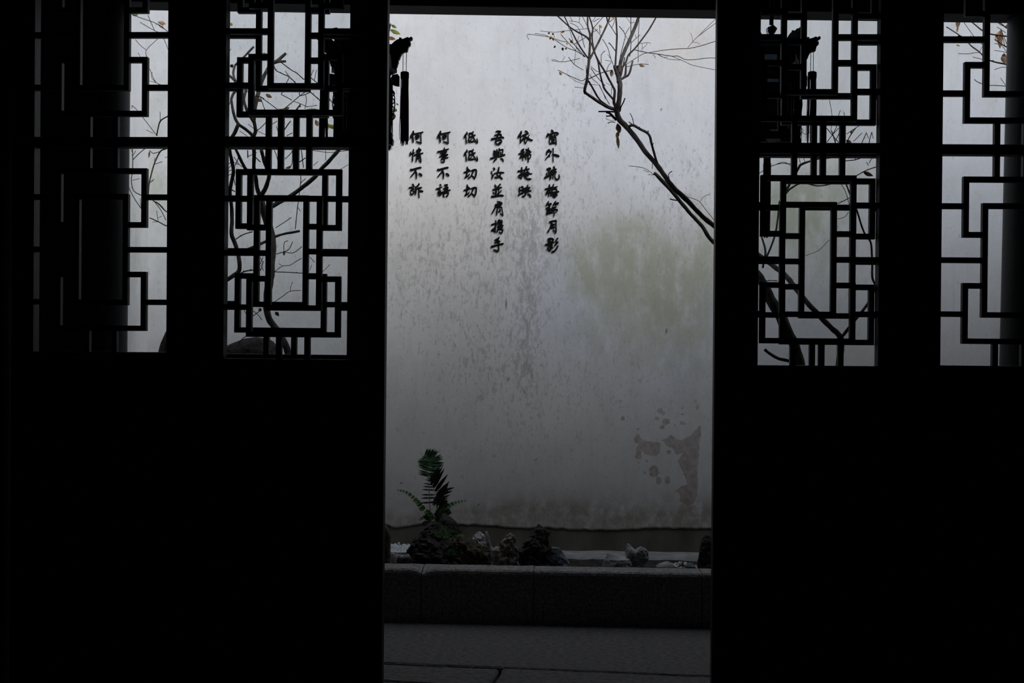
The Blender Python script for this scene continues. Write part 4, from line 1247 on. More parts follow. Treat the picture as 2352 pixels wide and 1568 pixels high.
# --- leaning tree whose crown fills the upper right of the opening
fb = depth_fn(6.75, .8, .4)
TB_trunk = [(1926, 862, 8.5), (1929, 820, 8), (1932, 785, 7.5), (1926, 768, 6.6), (1909.6, 753, 6.2), (1881, 724, 6), (1852, 692.8, 5.8), (1823.5, 656, 5.8), (1803, 632, 5.8), (1777, 611, 5.6), (1745, 588, 5.6), (1690, 551, 5.5),
            (1633, 513, 5.4), (1604, 487, 5.3), (1574, 456, 5.4), (1545, 429, 5.6), (1527, 404, 5.6), (1506.7, 376, 5.4), (1486, 353, 5.6), (1469, 329, 5.6), (1450.6, 305, 5.8), (1435, 287, 6), (1424, 276, 6.6), (1418, 262, 6.2), (1417, 250, 6.4)]
tree('leaning_tree', 'bare leaning tree whose twiggy crown crosses the upper right of the white wall', fb, TB_trunk,
     W("""6.4-5: 1417,250 1420,238 1422.4,226 1424,201 1423,182 1416,166;
     5-3: 1422,190 1418,172 1413,158 1411,150;
     2.4-1.6: 1413,152 1415,122 1417,81 1415,45 1413,20;
     4.2-3.4: 1422,168 1427,137 1444,96 1461,57 1472,20;
     2.4-1.6: 1424,172 1428,157 1438,142 1443,127 1457,112.6 1471,95 1492,66 1512,30;
     3-2: 1424,183 1434,178 1444,171 1449,157 1453,140;
     2.6-2: 1430,180 1436,172 1438,149;
     1.8-1.3: 1425,178 1427.5,170 1435,132;
     4.6-3.2: 1417,252 1402,247.8 1386.7,240.6 1366,228 1345,213.5;
     3.8-2.8: 1345,214 1343,206 1348,185.5 1350,163 1353,134 1354,120;
     2.8-1.6: 1354,122 1355,101 1355,79 1350,60 1350,36 1350,18;
     2.6-2: 1353,136 1358,129 1379.6,87 1396,52 1404,25;
     1.6-1.3: 1396,52 1393,36 1391,20;
     1.9-1.2: 1353,134 1347,129 1327.5,99.4 1307,59.6 1296,36 1290,18;
     2-1.4: 1355,92 1346,84 1327.5,74 1307,60.6 1281,37 1262,20;
     1.8-1.4: 1354,88 1361,71 1359,55 1353,37 1350,20;
     2.4-1.7: 1349,186 1353,188 1365,209 1377.6,229 1392,240 1402,247;
     3.8-2.6: 1415,248 1410,234 1412,211 1410,203;
     2.6-1.7: 1410,203 1398,180.4 1386.7,160 1377.6,145 1365,120 1359,101 1346,84;
     2.4-1.6: 1412,232 1404,223 1389,205 1383.7,190.6 1377.6,166 1373.5,142 1365,117 1360,86 1363,63;
     2-1.6: 1415,257 1396,256 1374.5,256;
     3.2-2.2: 1416,276 1408,268 1400,260 1392,258;
     1.5: 1404,266 1392,267;
     2-1.3: 1424,256 1426.5,244.7 1431.6,235.5 1435.7,225;
     3.4-2.6: 1443,294 1447,289 1455,288 1471,296.7 1490.4,309 1497.5,333.5 1504.7,360 1511,378;
     4-3: 1926,770 1934,772 1947,756 1962.7,735.8 1984,710 1999,687 2012,655;
     2.8-2: 2012,655 2004,638 2003,601 2000,558 1984,532 1967,480;
     1.9-1.2: 1967,480 1952,445 1938,405 1928,361 1918,325 1910,300"""),
     W("""1-.7: 1458,114.7 1488,121 1511,124 1543,129 1558,129 1579.6,137.7 1627.5,133 1645,134;
     .6: 1543,129 1573.5,141.7 1592,150 1645,161;
     .6: 1511,124 1527,133 1545,137 1562,138;
     .6: 1500,125 1506,133; .5: 1511,125 1522,131 1534,131;
     .7: 1440,153.5 1468,147 1490,148;
     .7: 1470,20 1468,45 1466,100 1466,143;
     1: 1449,20 1449,55 1449,110 1446,130;
     .7: 1449,99 1461,88 1470,80; .5: 1461,88 1460,80; .5: 1449,54 1437,38 1430,28; .6: 1449,53 1457,51;
     .9: 1422,60 1436,79 1432.6,99 1425.5,127 1422,157; .7: 1436,79 1446,62; .5: 1436,80 1444,93;
     1.1: 1398,98 1404,104 1415,119; .9: 1397,52 1405,64 1416,81; .7: 1405,64 1411,50 1410,40; .8: 1397,52 1410,43;
     .6: 1470,100 1486,98 1494,99; .5: 1475,100 1475,112 1472,118; .5: 1486,98 1484,104 1475,112;
     .9-.6: 1343,130 1324.5,117.8 1302,109.6 1273.5,91 1261,85 1241,82 1211,79 1215,91;
     .6: 1261,85 1250,80 1228,77; .8: 1324,118 1302,95 1288,79; .7: 1302,96 1292,95 1273,89; .5: 1273,89 1272,80 1270,78;
     .6: 1241,71 1273.5,74 1297,71 1327.5,68 1353,65;
     .7: 1267,139 1290,142 1307,140 1332,134; .5: 1290,142 1298,130; .5: 1267,136 1282,139;
     .9-.7: 1306,131 1319,148 1340,161; .5: 1319,148 1322,120 1326,96 1330,82;
     .8: 1282,161 1302,171 1328.6,183 1338,185.6 1345,180; .5: 1302,171 1322,186 1342,193;
     .9: 1345,131 1324,108 1313,96 1307,88; .7: 1342,131 1330,118 1318,100;
     .7: 1346,150 1347,170; .8: 1343,110 1336,84 1331,72;
     .6: 1305,61 1312,80 1316,95; .8: 1320,101 1333,93 1346,85; .7: 1355,80 1362,74 1373,68;
     .7: 1309,52 1325,60 1330,68 1340,82; .6: 1307,48 1330,52 1340,66; .6: 1330,52 1332,38; .6: 1309,38 1316,50;
     .7: 1337,37 1343,48 1350,62; .8: 1364,63 1372,54 1386,38; .7: 1363,50 1377,42; .6: 1360,50 1370,36;
     .7: 1365,65 1372,72 1380,82; .8: 1378,76 1377,62; .8: 1384,90 1396,110 1402,131 1408,148; .6: 1396,125 1402,134;
     .8: 1381,145 1381,126 1390,117; .7: 1404,143 1397,152 1393,165; .6: 1390,138 1404,141;
     1.1: 1351,182 1365,175 1377.6,168.7 1393,164 1407,161; .7: 1357,152 1368,162 1378,166;
     .9: 1357,156 1368,172 1378,184 1390,197; .7: 1354,170 1360,180 1374,192; .8: 1376,195 1384,210 1392,226 1400,240;
     .6: 1376,193 1384,210 1391,228; .5: 1351,194 1376,195; .6: 1340,202 1320,200; .6: 1404,218 1405,200; .5: 1392,190 1402,196;
     1: 1413,281.4 1404,280 1396,283; .6: 1411,278 1400,276 1391,272;
     .9: 1455.7,285 1452,270 1447,260; 1.2: 1453,288 1448,283 1444.5,280; 1: 1490,310 1488,299; .9: 1471,297 1468,291; .8: 1498,336 1501,328;
     .7: 1501.6,401.8 1483,387.6 1461,382.4 1445.5,381; .6: 1501,402 1488,401; .6: 1490,396 1478,390;
     1: 1540,419 1535,401 1544,393; .5: 1510,375 1519,385 1522,391; .8: 1499,372 1498,388;
     .7: 1577.6,452 1603.6,460.7 1620,480 1640,505; .5: 1608,463 1617,451 1630,446;
     .8: 1944,308 1966.5,293 1990,280; .7: 1905,230 1911.6,268 1908,300; .8: 1926,265 1930,253; .7: 1940,268 1938,257;
     1.2: 1926,361 1940,340 1950,316 1966,293; 1: 1986,359 1994,338 1998,318 2003,303; 1: 1964,367 1972,345 1990,305; 1: 1918,325 1930,300 1940,268; .9: 1912,310 1926,280 1926,265;
     1: 1897,292 1910,308 1926,327; .9: 1926,294 1912,310 1899,327; .8: 1960,325 1980,305; .7: 1995,318 1990,305; .7: 2006,318 2002,303;
     1.2: 1897,364 1912,362 1928,361; 1.2: 1941,369 1964,367 1986,359 2006,350; .8: 1990,372 1995,380; 1.2: 1966,404 1990,391 2013,383;
     .8: 1996,375 2002,365 2012,358; 1: 1918,470 1940,460 1955,452; .8: 1952,475 1942,440 1930,420;
     .7: 1924,503 1940,498 1949,487; .6: 1850,587 1880,575 1905,550"""),
     [(1267, 83, 1262, 91, 6, 'leaf_yellow'), (1268, 86, 1274, 91, 6, 'leaf_yellow'), (1264, 86, 1268, 83, 5, 'leaf_yellow'), (1270, 88, 1272, 94, 5, 'leaf_yellow'), (1294, 70, 1288, 77, 6, 'leaf_yellow'), (1297, 71, 1292, 74, 4, 'leaf_orange'),
      (1302, 97, 1303, 103, 5, 'leaf_yellow'), (1314, 92, 1309, 98, 6, 'leaf_orange'), (1316, 96, 1312, 99, 6, 'leaf_tan'), (1292, 109, 1293, 117, 6, 'leaf_orange'), (1276, 105, 1271, 110, 5, 'leaf_orange'), (1302, 110, 1298, 113, 5, 'twig'),
      (1286, 166, 1289, 173, 6, 'leaf_yellow'), (1284, 166, 1292, 170, 4, 'leaf_orange'), (1270, 76, 1270, 81, 5, 'twig'), (1262, 74, 1259, 79, 5, 'leaf_tan'), (1376, 57, 1383, 64, 6, 'leaf_yellow'),
      (1411, 38, 1406, 45, 8, 'leaf_tan'), (1468, 147, 1481, 153, 8, 'leaf_tan'), (1406, 160, 1404, 177, 9, 'leaf_tan'), (1418, 283, 1424, 306, 13, 'leaf_tan'), (1421, 300, 1416, 318, 9, 'leaf_orange'), (1418, 309, 1421, 342, 8, 'leaf_tan'), (1420, 150, 1416, 162, 10, 'leaf_tan'), (1427, 150, 1422, 165, 8, 'leaf_tan'),
      (1943, 321, 1956, 329, 9, 'leaf_tan'), (1982, 394, 2006, 404, 10, 'leaf_tan'), (1958, 300, 1953, 307, 5, 'leaf_yellow')],
     redtwigs=W(""".9: 1437,149 1455,137 1476.5,124 1488,121.3 1527.6,114.7 1567,111.6 1584,111 1612,104.5 1645,94;
     .7: 1579.6,109.6 1591,96 1604,83 1645,52; .6: 1604,83 1623.5,62.7 1645,42; .6: 1591,96 1590,86 1586,75; .5: 1591,97 1602,98 1607,102"""))

# --- second leaning trunk just below it, sawn off at its end
fa = depth_fn(6.95, .6, 1.3)
tree('leaning_tree', 'sawn-off leaning trunk running just below the twiggy leaning tree', fa,
     [(1840, 850, 12.5), (1835, 830, 12), (1823.5, 790, 11.5), (1803, 750, 12), (1787, 716, 12.5), (1769, 687, 12), (1752, 650, 10.5), (1735, 625, 9), (1700, 598, 7), (1665, 575, 5.5), (1631.8, 549, 4.4), (1612, 519, 4.6), (1588, 493, 4.2), (1556, 455, 4.2), (1530, 425, 4.2), (1508, 402, 4), (1502, 397, 3.6)],
     W("2.6-2.2: 1752,615 1757,590 1757.5,572 1749,543; 3.5: 1823,833 1809,828 1790,824 1774.7,816 1764,809 1756,802; 1.4: 1556,460 1548,459 1539,457; 2.6-1: 1790,465 1806,443 1818,431.6 1843.6,420 1881,427 1918,420 1945,412; 3-2: 1800,448 1832.6,388 1840.7,377.6 1862,369.6 1890,362; 2.2: 1752,610 1780,540 1790,465"),
     W("1: 1757.5,645 1772,644 1786,645; .7: 1840,378 1836,365 1842,350; .7: 1850,374 1846,360 1858,345; .8: 1832,388 1816,380 1800,372 1782,378; .7: 1843,304 1850,308 1862,302; .8: 1835,310 1845,300 1838,292; .9: 1740,400 1770,382 1795,375 1812,376 1825,372"),
     [], group='bare trees in the courtyard')

# --- tree behind the left folded door
fd = depth_fn(6.85, .7, 2.0)
tree('courtyard_tree', 'dark bare tree seen through the left folded lattice door', fd,
     [(668, 830, 9), (663, 813, 8.5), (652, 785, 8), (630, 750, 7.5), (617, 730, 7.5), (612, 705, 8), (614, 681, 9), (619, 640, 10), (622, 600, 10.5), (624, 560, 10.5), (621, 535, 10), (613, 505, 9), (603, 475, 8.5), (597, 450, 8)],
     W("""5.5-4: 612,482 626,473 664,452 692,432 724,406 737,389 756,370 777,346 800,322;
     5-4: 597,452 590,428 587,405 583,388 584,360 583,330 583,313 587,300 583,276;
     5.5-4: 599,450 609,434 615,417 618,400 612,384 606,367 600,345;
     3: 628,545 642,540 658,536 674,533 688,530.6;
     5.2-4: 505,652 519,644 537,632.5 549,622 550,601 541.7,563.6 531.7,537.8 533,509 531.7,472 528,440 536,396 532,367 527,345 520,325;
     3.2: 545,580 577,569 606,556.5 622,548;
     4-3: 587,404 575,395 563,385.7 544,348 536,330;
     4-3: 585,330 581,313 565,297 547,284 537,262 531,228;
     4.4: 530,320 539,305 548,284; 4-3: 583,280 572,262 565.7,249 560,228 566,205;
     4-3: 545,205 541.6,187.5 527,174 515,168;
     4.6-3.4: 590,225 602,185 614,160.7 627,146 640.7,136.6 656.8,122;
     2.8: 628,146 640,142 656.8,140.6; 2.6: 540,150 560,131 583,107;
     2.6: 541,187 536,168 540,150; 4.4: 583,276 586,250 590,225; 3: 531,228 536,215 545,205;
     2.2-1.5: 777,346 815,310 855,250 878,160 889,92 893,76 897,54;
     1.6-1.2: 606,367 620,345 640,318 662,285 668,278"""),
     W("""1: 678,526 681,500 683.8,472 688,440 691,414 690,398; .7: 684,476 690,485; .8: 691,420 702,410;
     1.3: 541.7,549 560,538 580.5,532; 1.6: 553,627 566,622 580.5,620 600,618;
     1.3: 640,136 645,142 651,147; 1.3: 627,146 630,154 634,162; 1.1: 697,182 705,180 713,177; 1.3: 590,225 598,222 606,228; 1: 638,252 646,251 654,249; 1.1: 681,193 688,206 689,220 713,212; 1: 665,177 655,196 646,217; 1.2: 732,193 745,205 758,230; 1.2: 732,228 742,235 758,230 790,262;
     1.2: 651,147 668,160 682,168 697,182; 1.2: 634,162 650,170 665,177 681,193; .8: 655,163 670,183; 1: 713,177 722,185 732,193; .8: 714,175 720,160; .8: 722,185 727,160;
     1: 606,228 620,238 638,252; .9: 598,222 604,240 608,252; 1: 646,217 660,224 670,230; 1.1: 654,249 672,234 689,219.7 700,212; .8: 675,233 690,238 707,246; 2: 681,252 690,240;
     1.3: 713,211.6 722,219 732,228; .8: 700,250 704,230 702,218; .7: 705,245 720,243 728,242;
     1: 632,584 652,578 664,572 672,555; .8: 652,578 652,562 655,555 662,553; .9: 652,578 671,581 684,574 693,566;
     1.1: 630,624 660,625 692,627 724,628 732,627; .8: 630,624 649,611 666,609 680,600 693,593; .6: 649,611 640,605;
     .8: 629,694 648,681 666.6,668.5 691,667; .6: 666.6,668 668,658 672,647; .9: 633,523 652,511 669.5,499; .6: 741,624 750,615 758,607; .6: 712,620 716,608; .8: 712,590 722,602;
     1.2: 520,430 540,440; .9: 520,406 534,400 540,425; .8: 523,395 533,390 545,398; .7: 524,388 532,378; .8: 519,380 535,372 548,378;
     1: 545,345 548,360 540,380; 1.2: 569,345 569,362; .8: 569,360 590,350; 1.2: 586,360 598,372; .8: 537,360 550,378 560,385;
     .9: 630,345 636,360 640,380; .9: 655,365 668,352 672,345; 1: 672,345 671,375 664,384; 1: 692,345 695,368 697,385; 1.2: 688,372 702,362; .8: 718,345 738,348 760,350 800,345; .7: 748,345 748,368; .7: 720,380 730,371; .6: 780,390 800,378;
     .8: 660,286 668,278; .9: 658,312 672,305; .8: 625,285 637,278; .8: 640,306 635,290; 1: 612,280 600,292 590,300; .7: 570,285 590,300 612,310; .7: 550,300 568,313;
     .7: 530,225 540,212; .7: 527,240 533,222; .8: 556,215 562,205 570,212; .8: 602,735 590,720 578,712; 1: 600,712 590,719 575,730; .7: 556,705 565,720;
     .7: 606,600 600,610 606,622; .8: 604,590 598,606; .7: 598,592 604,604 598,622; .6: 527,118 531,112; 1: 549,788 556,778 566,772"""),
     [(610, 216, 625, 224, 9, 'leaf_tan'), (589, 226, 601, 233, 9, 'leaf_orange'), (665, 246, 650, 253, 8, 'leaf_orange'), (601, 124, 616, 125, 9, 'leaf_green'), (749, 286, 779, 296, 10, 'leaf_olive'), (750, 279, 753, 298, 10, 'leaf_olive'),
      (529, 52, 533, 60, 7, 'leaf_orange'), (652, 578, 652, 587, 6, 'leaf_tan'), (669, 383, 655, 386, 6, 'leaf_tan'), (530, 148, 535, 156, 9, 'twig'), (600, 708, 594, 714, 9, 'leaf_tan'), (632, 716, 641, 726, 9, 'leaf_tan'), (700, 252, 736, 252, 7, 'leaf_green'),
      (898, 56.5, 911, 64, 7, 'leaf_green'), (895, 67.5, 920, 78.5, 10, 'leaf_olive'), (888, 85, 909, 90, 9, 'leaf_orange'), (902, 250, 912, 255, 9, 'leaf_green'), (903, 258, 902, 277, 13, 'leaf_orange'), (910, 237, 916, 242, 4, 'leaf_tan'), (724, 275, 731, 290, 10, 'leaf_tan')])

# --- slender tree between the two left doors
fe = depth_fn(7.15, .6, 3.0)
tree('courtyard_tree', 'slender twiggy tree seen through the leftmost lattice door', fe,
     [(452, 840, 6), (450, 760, 5.5), (444, 680, 5), (448, 600, 4.6), (440, 520, 4.2), (446, 420, 3.6), (436, 320, 3), (440, 220, 2.4), (432, 120, 1.8), (436, 50, 1.2)],
     W("1.6-1.1: 444,580 420,540 400,522 381,518 364.7,509.7 344,500; 1.6-1.1: 441,525 410,500 381,485 366,470 351,460; 2-1.4: 436,330 400,335 380,342 368,348 356,372 348,398 343,420 340,450; 1.5: 440,240 410,255 383,268 368,278.6 362,300 360,312"),
     W(""".9: 432,120 405,90 383,71 361.6,55 324,41.5 308,34.8 290,24; .8: 355,70 346,50 340,34.8; .8: 383,80 356,71 321.4,51; .6: 368,62 362,55 358,58; .6: 372,56 374,62;
     .7: 440,150 400,140 372,80 361.6,89.7 336,115 337.5,131; .7: 336,115 322,104 311,91; .6: 322,130 317,121; .8: 434,225 390,200 359,190 344,158; .6: 359,190 348,178 350,165; .6: 359,190 344,186;
     .8: 360,311 340,285 314,252 302.7,242; .6: 303,250 303,242; .7: 368,278 368,257; .6: 352,306 335,298; 1: 305,367 322,350 340,336; 1.1: 304,340 305,367 304,395 301.6,414 307,438 326,449; .7: 305,357 312,346; .9: 368,348 352,352 344,345; .8: 355,377 373,371; .6: 354,370 356,362; .7: 304,414 321,410;
     1: 296,420 297,433 310,458 326,481; .7: 322,455 324,475; .8: 381,485 368,470 358,463; .9: 381,505 368,480 352,460; .7: 364,509 361,495 360,484; .6: 364,500 372,496; .6: 350,510 364,509; .6: 352,414 344,420; .6: 343,418 355,411; .6: 385,360 378,362; .7: 300,340 304,350"""),
     [(362, 50, 381, 55, 9, 'leaf_tan'), (303, 34, 318, 34, 6, 'leaf_green'), (343, 346, 341, 364, 5, 'leaf_tan'), (361, 55, 380, 68, 4, 'leaf_tan')])

# --- tree beyond the right column, only its twigs reach into view
fc = depth_fn(6.9, .6, 4.0)
tree('courtyard_tree', 'leaning tree with brown leaves whose twigs show in the rightmost door', fc,
     [(2475, 860, 9), (2470, 700, 8), (2460, 520, 7), (2452, 360, 6), (2440, 220, 5), (2420, 120, 4), (2400, 40, 3)],
     W("2-1.4: 2430,160 2380,140 2316,110 2285,91; 2-1.2: 2440,210 2360,165 2314.5,148.7 2283.6,142 2265,134 2249,119 2230,104.5 2214,88 2173.8,61.6; 2-1.2: 2410,90 2350,75 2316,66 2300,55 2280,42; 2-1.2: 2425,130 2360,90 2300,82 2265,75 2240,57 2224.7,43 2210,30; 1.6: 2400,45 2340,50 2300,40"),
     W(""".7: 2265,110 2240.8,88 2220,60 2208.6,43 2200,30; .5: 2241,88 2229,82; .7: 2265,134 2249,120.6 2225,123.5 2200.6,123; .6: 2249,120 2257,106; .7: 2283,140 2265,138 2234,131; .6: 2283,138 2265,142 2240,147 2211,146;
     .9: 2440,200 2380,205 2310,198 2283,196 2265,195.6 2245,188 2238,182; .6: 2310,196 2298,179; .7: 2330,160 2313,155 2300,155 2284,160; .8: 2316,110 2306,85 2300,70; .7: 2316,122 2300,118 2284,116; .7: 2316,125 2300,104 2284,100; .8: 2316,62 2300,58 2284,45; .8: 2316,52 2295,44; .7: 2310,75 2290,62; .8: 2303,84 2308,105"""),
     [(2203, 42, 2199, 66, 11, 'leaf_tan'), (2201, 60, 2198, 75, 5, 'leaf_tan'), (2203, 80, 2201, 90, 6, 'leaf_orange'), (2300, 66, 2297, 112, 14, 'leaf_tan'), (2298, 70, 2286, 92, 9, 'leaf_tan'), (2306, 122, 2309, 148, 15, 'leaf_tan'), (2300, 130, 2312, 138, 10, 'leaf_tan'), (2312, 56, 2318, 66, 9, 'leaf_tan'), (2293, 44, 2312, 52, 8, 'leaf_tan'), (2196, 103, 2206, 105, 4, 'leaf_orange'), (2300, 38, 2310, 48, 7, 'leaf_tan')])

# ================================================================== FERNS
def frond(parent, rach, Y, plen, m, name='frond', npin=14, ang=60, start=.3, width=.32, up=.0, taper=None, sides=(1, -1), rr=.0016, dY=0.0, tipdir=None):
    """rach: pixel polyline base to tip; plen: longest pinna in pixels"""
    P = catmull([(float(x), float(y), 0.0) for x, y in rach], 8)
    pts = [at(x, y, Y + dY * (i / len(P))) for i, (x, y, _) in enumerate(P)]
    q = MB()
    q.tube(pts, [rr * (1 - .75 * i / len(pts)) for i in range(len(pts))], 5)
    n = len(pts)
    for k in range(npin):
        f = start + (1 - start) * (k / npin)
        i = min(int(f * (n - 1)), n - 2)
        t = (pts[i + 1] - pts[i]).normalized()
        fr = (f - start) / (1 - start)
        L = plen * Y / FPX * ((taper(fr)) if taper else math.sin(PI * min(1, .25 + .75 * fr)) ** .8)
        if L < .003:
            continue
        for s in sides:
            sd = Vector((t.z, 0, -t.x)).normalized() * s
            a = math.radians(ang)
            d = (t * math.cos(a) + sd * math.sin(a)).normalized()
            if tipdir is not None:
                d = (d + Vector(tipdir)).normalized()
            d = (d + Vector((0, rnd.uniform(-.25, .15), up))).normalized()
            w = L * width * .5
            c0 = pts[i]
            nr = d.cross(Vector((0, 1, 0))).normalized()
            prof = [(0, .5), (.25, 1), (.6, .75), (1, .05)]
            vs_, fs_ = [], []
            for tt, kk in prof:
                c = c0 + d * (L * tt) + Vector((0, -.12 * L * tt * tt, -.10 * L * tt * tt))
                vs_ += [c - nr * (w * kk), c + Vector((0, -.002, 0)), c + nr * (w * kk)]
            for j in range(3):
                b_ = j * 3
                fs_ += [(b_, b_ + 1, b_ + 4, b_ + 3), (b_ + 1, b_ + 2, b_ + 5, b_ + 4)]
            q.add(vs_, fs_)
    return q.build(name, m, parent)


YF = 7.50
fern = thing('fern', 'tall fern with a broad upright frond growing from the dark rock', 'fern', at(985, 1212, YF))
frond(fern, [(990, 1212), (988, 1160), (985, 1120), (985, 1090), (989, 1068), (990, 1057), (984, 1050), (974, 1043), (965, 1040)], YF, 34, M['fern'], npin=30, ang=76, start=.36, width=.20, taper=lambda f: (1 - f ** 3) * (.75 + .25 * min(1, f * 3)) if f < .8 else .2 * (1 - f))
frond(fern, [(1003, 1210), (1004, 1180), (1004, 1150), (1000, 1128), (990, 1112), (984, 1100)], YF - .04, 56, M['fern_dark'], name='frond', npin=6, ang=20, start=.42, width=.17, sides=(1,), tipdir=(1.1, 0, .62), taper=lambda f: .78 + .25 * math.sin(PI * f))
frond(fern, [(994, 1212), (987, 1170), (985, 1140), (986, 1112), (990, 1095)], YF - .03, 26, M['fern_dark'], npin=8, ang=82, start=.40, width=.22, taper=lambda f: .8 - .4 * f)
frond(fern, [(1003, 1160), (1008, 1148), (1018, 1132), (1026, 1120)], YF - .06, 36, M['fern_dark'], npin=5, ang=35, start=.0, width=.22, tipdir=(.55, 0, .35), taper=lambda f: .9 - .2 * f)
frond(fern, [(1004, 1138), (1012, 1142), (1022, 1144)], YF - .05, 24, M['fern_dark'], npin=5, ang=90, start=.1, width=.35, sides=(1,), taper=lambda f: 1.0)
frond(fern, [(986, 1210), (978, 1182), (966, 1160), (955, 1148), (940, 1134), (925, 1127), (912, 1125)], YF - .02, 9, M['fern_light'], npin=26, ang=70, start=.25, width=.55, taper=lambda f: 1 - .75 * f)
frond(fern, [(1002, 1198), (1012, 1180), (1022, 1168), (1036, 1158), (1054, 1152), (1072, 1149)], YF - .02, 10, M['fern_light'], npin=22, ang=62, start=.2, width=.5, taper=lambda f: 1 - .7 * f)
frond(fern, [(996, 1208), (1004, 1190), (1014, 1172), (1020, 1158), (1021, 1150)], YF + .02, 15, M['fern_dark'], npin=14, ang=62, start=.3, width=.55, taper=lambda f: 1 - .5 * f)
frond(fern, [(1000, 1205), (1010, 1192), (1020, 1180), (1034, 1172)], YF - .05, 15, M['fern'], npin=10, ang=58, start=.2, width=.6, taper=lambda f: 1 - .5 * f)
frond(fern, [(988, 1206), (982, 1190), (975, 1186), (963, 1195)], YF - .05, 8, M['fern_dark'], npin=12, ang=60, start=.2, width=.5, taper=lambda f: 1 - .6 * f)
frond(fern, [(985, 1208), (978, 1200), (971, 1203)], YF - .04, 8, M['fern'], npin=8, ang=60, start=.2, width=.6, taper=lambda f: 1 - .5 * f)
frond(fern, [(992, 1207), (990, 1190), (984, 1178), (978, 1172)], YF - .04, 13, M['fern_light'], npin=8, ang=65, start=.3, width=.6, taper=lambda f: 1 - .6 * f)
for (x0, y0, x1, y1, w, mk) in ((1010, 1180, 1019, 1168, 9, 'fern_light'), (1014, 1186, 1005, 1177, 8, 'fern_light'), (1018, 1176, 1030, 1170, 9, 'fern'), (1024, 1180, 1036, 1176, 8, 'fern'), (1020, 1168, 1028, 1156, 7, 'fern')):
    leaf_blade(at(x0, y0, YF - .06), at(x1, y1, YF - .08), w * YF / FPX, M[mk], fern, 'leaflet')

YS = 7.08
sf = thing('fern', 'small yellow-green fern trailing over the dark rock below the tall fern', 'fern', at(1030, 1245, YS))
frond(sf, [(1036, 1240), (1030, 1222), (1022, 1211), (1012, 1210)], YS, 8, M['fern_light'], npin=14, ang=65, start=.2, width=.5, taper=lambda f: 1 - .6 * f)
frond(sf, [(1036, 1240), (1022, 1230), (1008, 1226), (1000, 1224)], YS - .02, 8, M['fern_light'], npin=14, ang=65, start=.2, width=.5, taper=lambda f: 1 - .6 * f)
frond(sf, [(1036, 1240), (1048, 1231), (1062, 1227), (1076, 1225)], YS - .02, 7, M['fern_light'], npin=16, ang=65, start=.2, width=.5, taper=lambda f: 1 - .6 * f)
frond(sf, [(1040, 1244), (1060, 1240), (1085, 1241), (1108, 1246)], YS - .3, 5, M['fern'], npin=16, ang=65, start=.2, width=.45, taper=lambda f: 1 - .6 * f)
YS2 = 6.75
sg = thing('fern', 'small broad-leaved fern hanging low in front of the dark rock', 'fern', at(1036, 1262, YS2))
frond(sg, [(1038, 1262), (1030, 1262), (1022, 1267), (1018, 1274)], YS2, 13, M['fern'], npin=7, ang=70, start=.1, width=.55, taper=lambda f: 1 - .5 * f)
frond(sg, [(1038, 1262), (1046, 1262), (1056, 1270), (1064, 1281)], YS2, 14, M['fern'], npin=8, ang=70, start=.1, width=.55, taper=lambda f: 1 - .5 * f)
frond(sg, [(1038, 1262), (1036, 1268), (1034, 1277)], YS2 - .02, 9, M['fern'], npin=6, ang=65, start=.1, width=.55, taper=lambda f: 1 - .5 * f)

# ================================================================== PALACE LANTERNS
YLN = 5.02
PXM = YLN / FPX       # metres per photo pixel at the lanterns


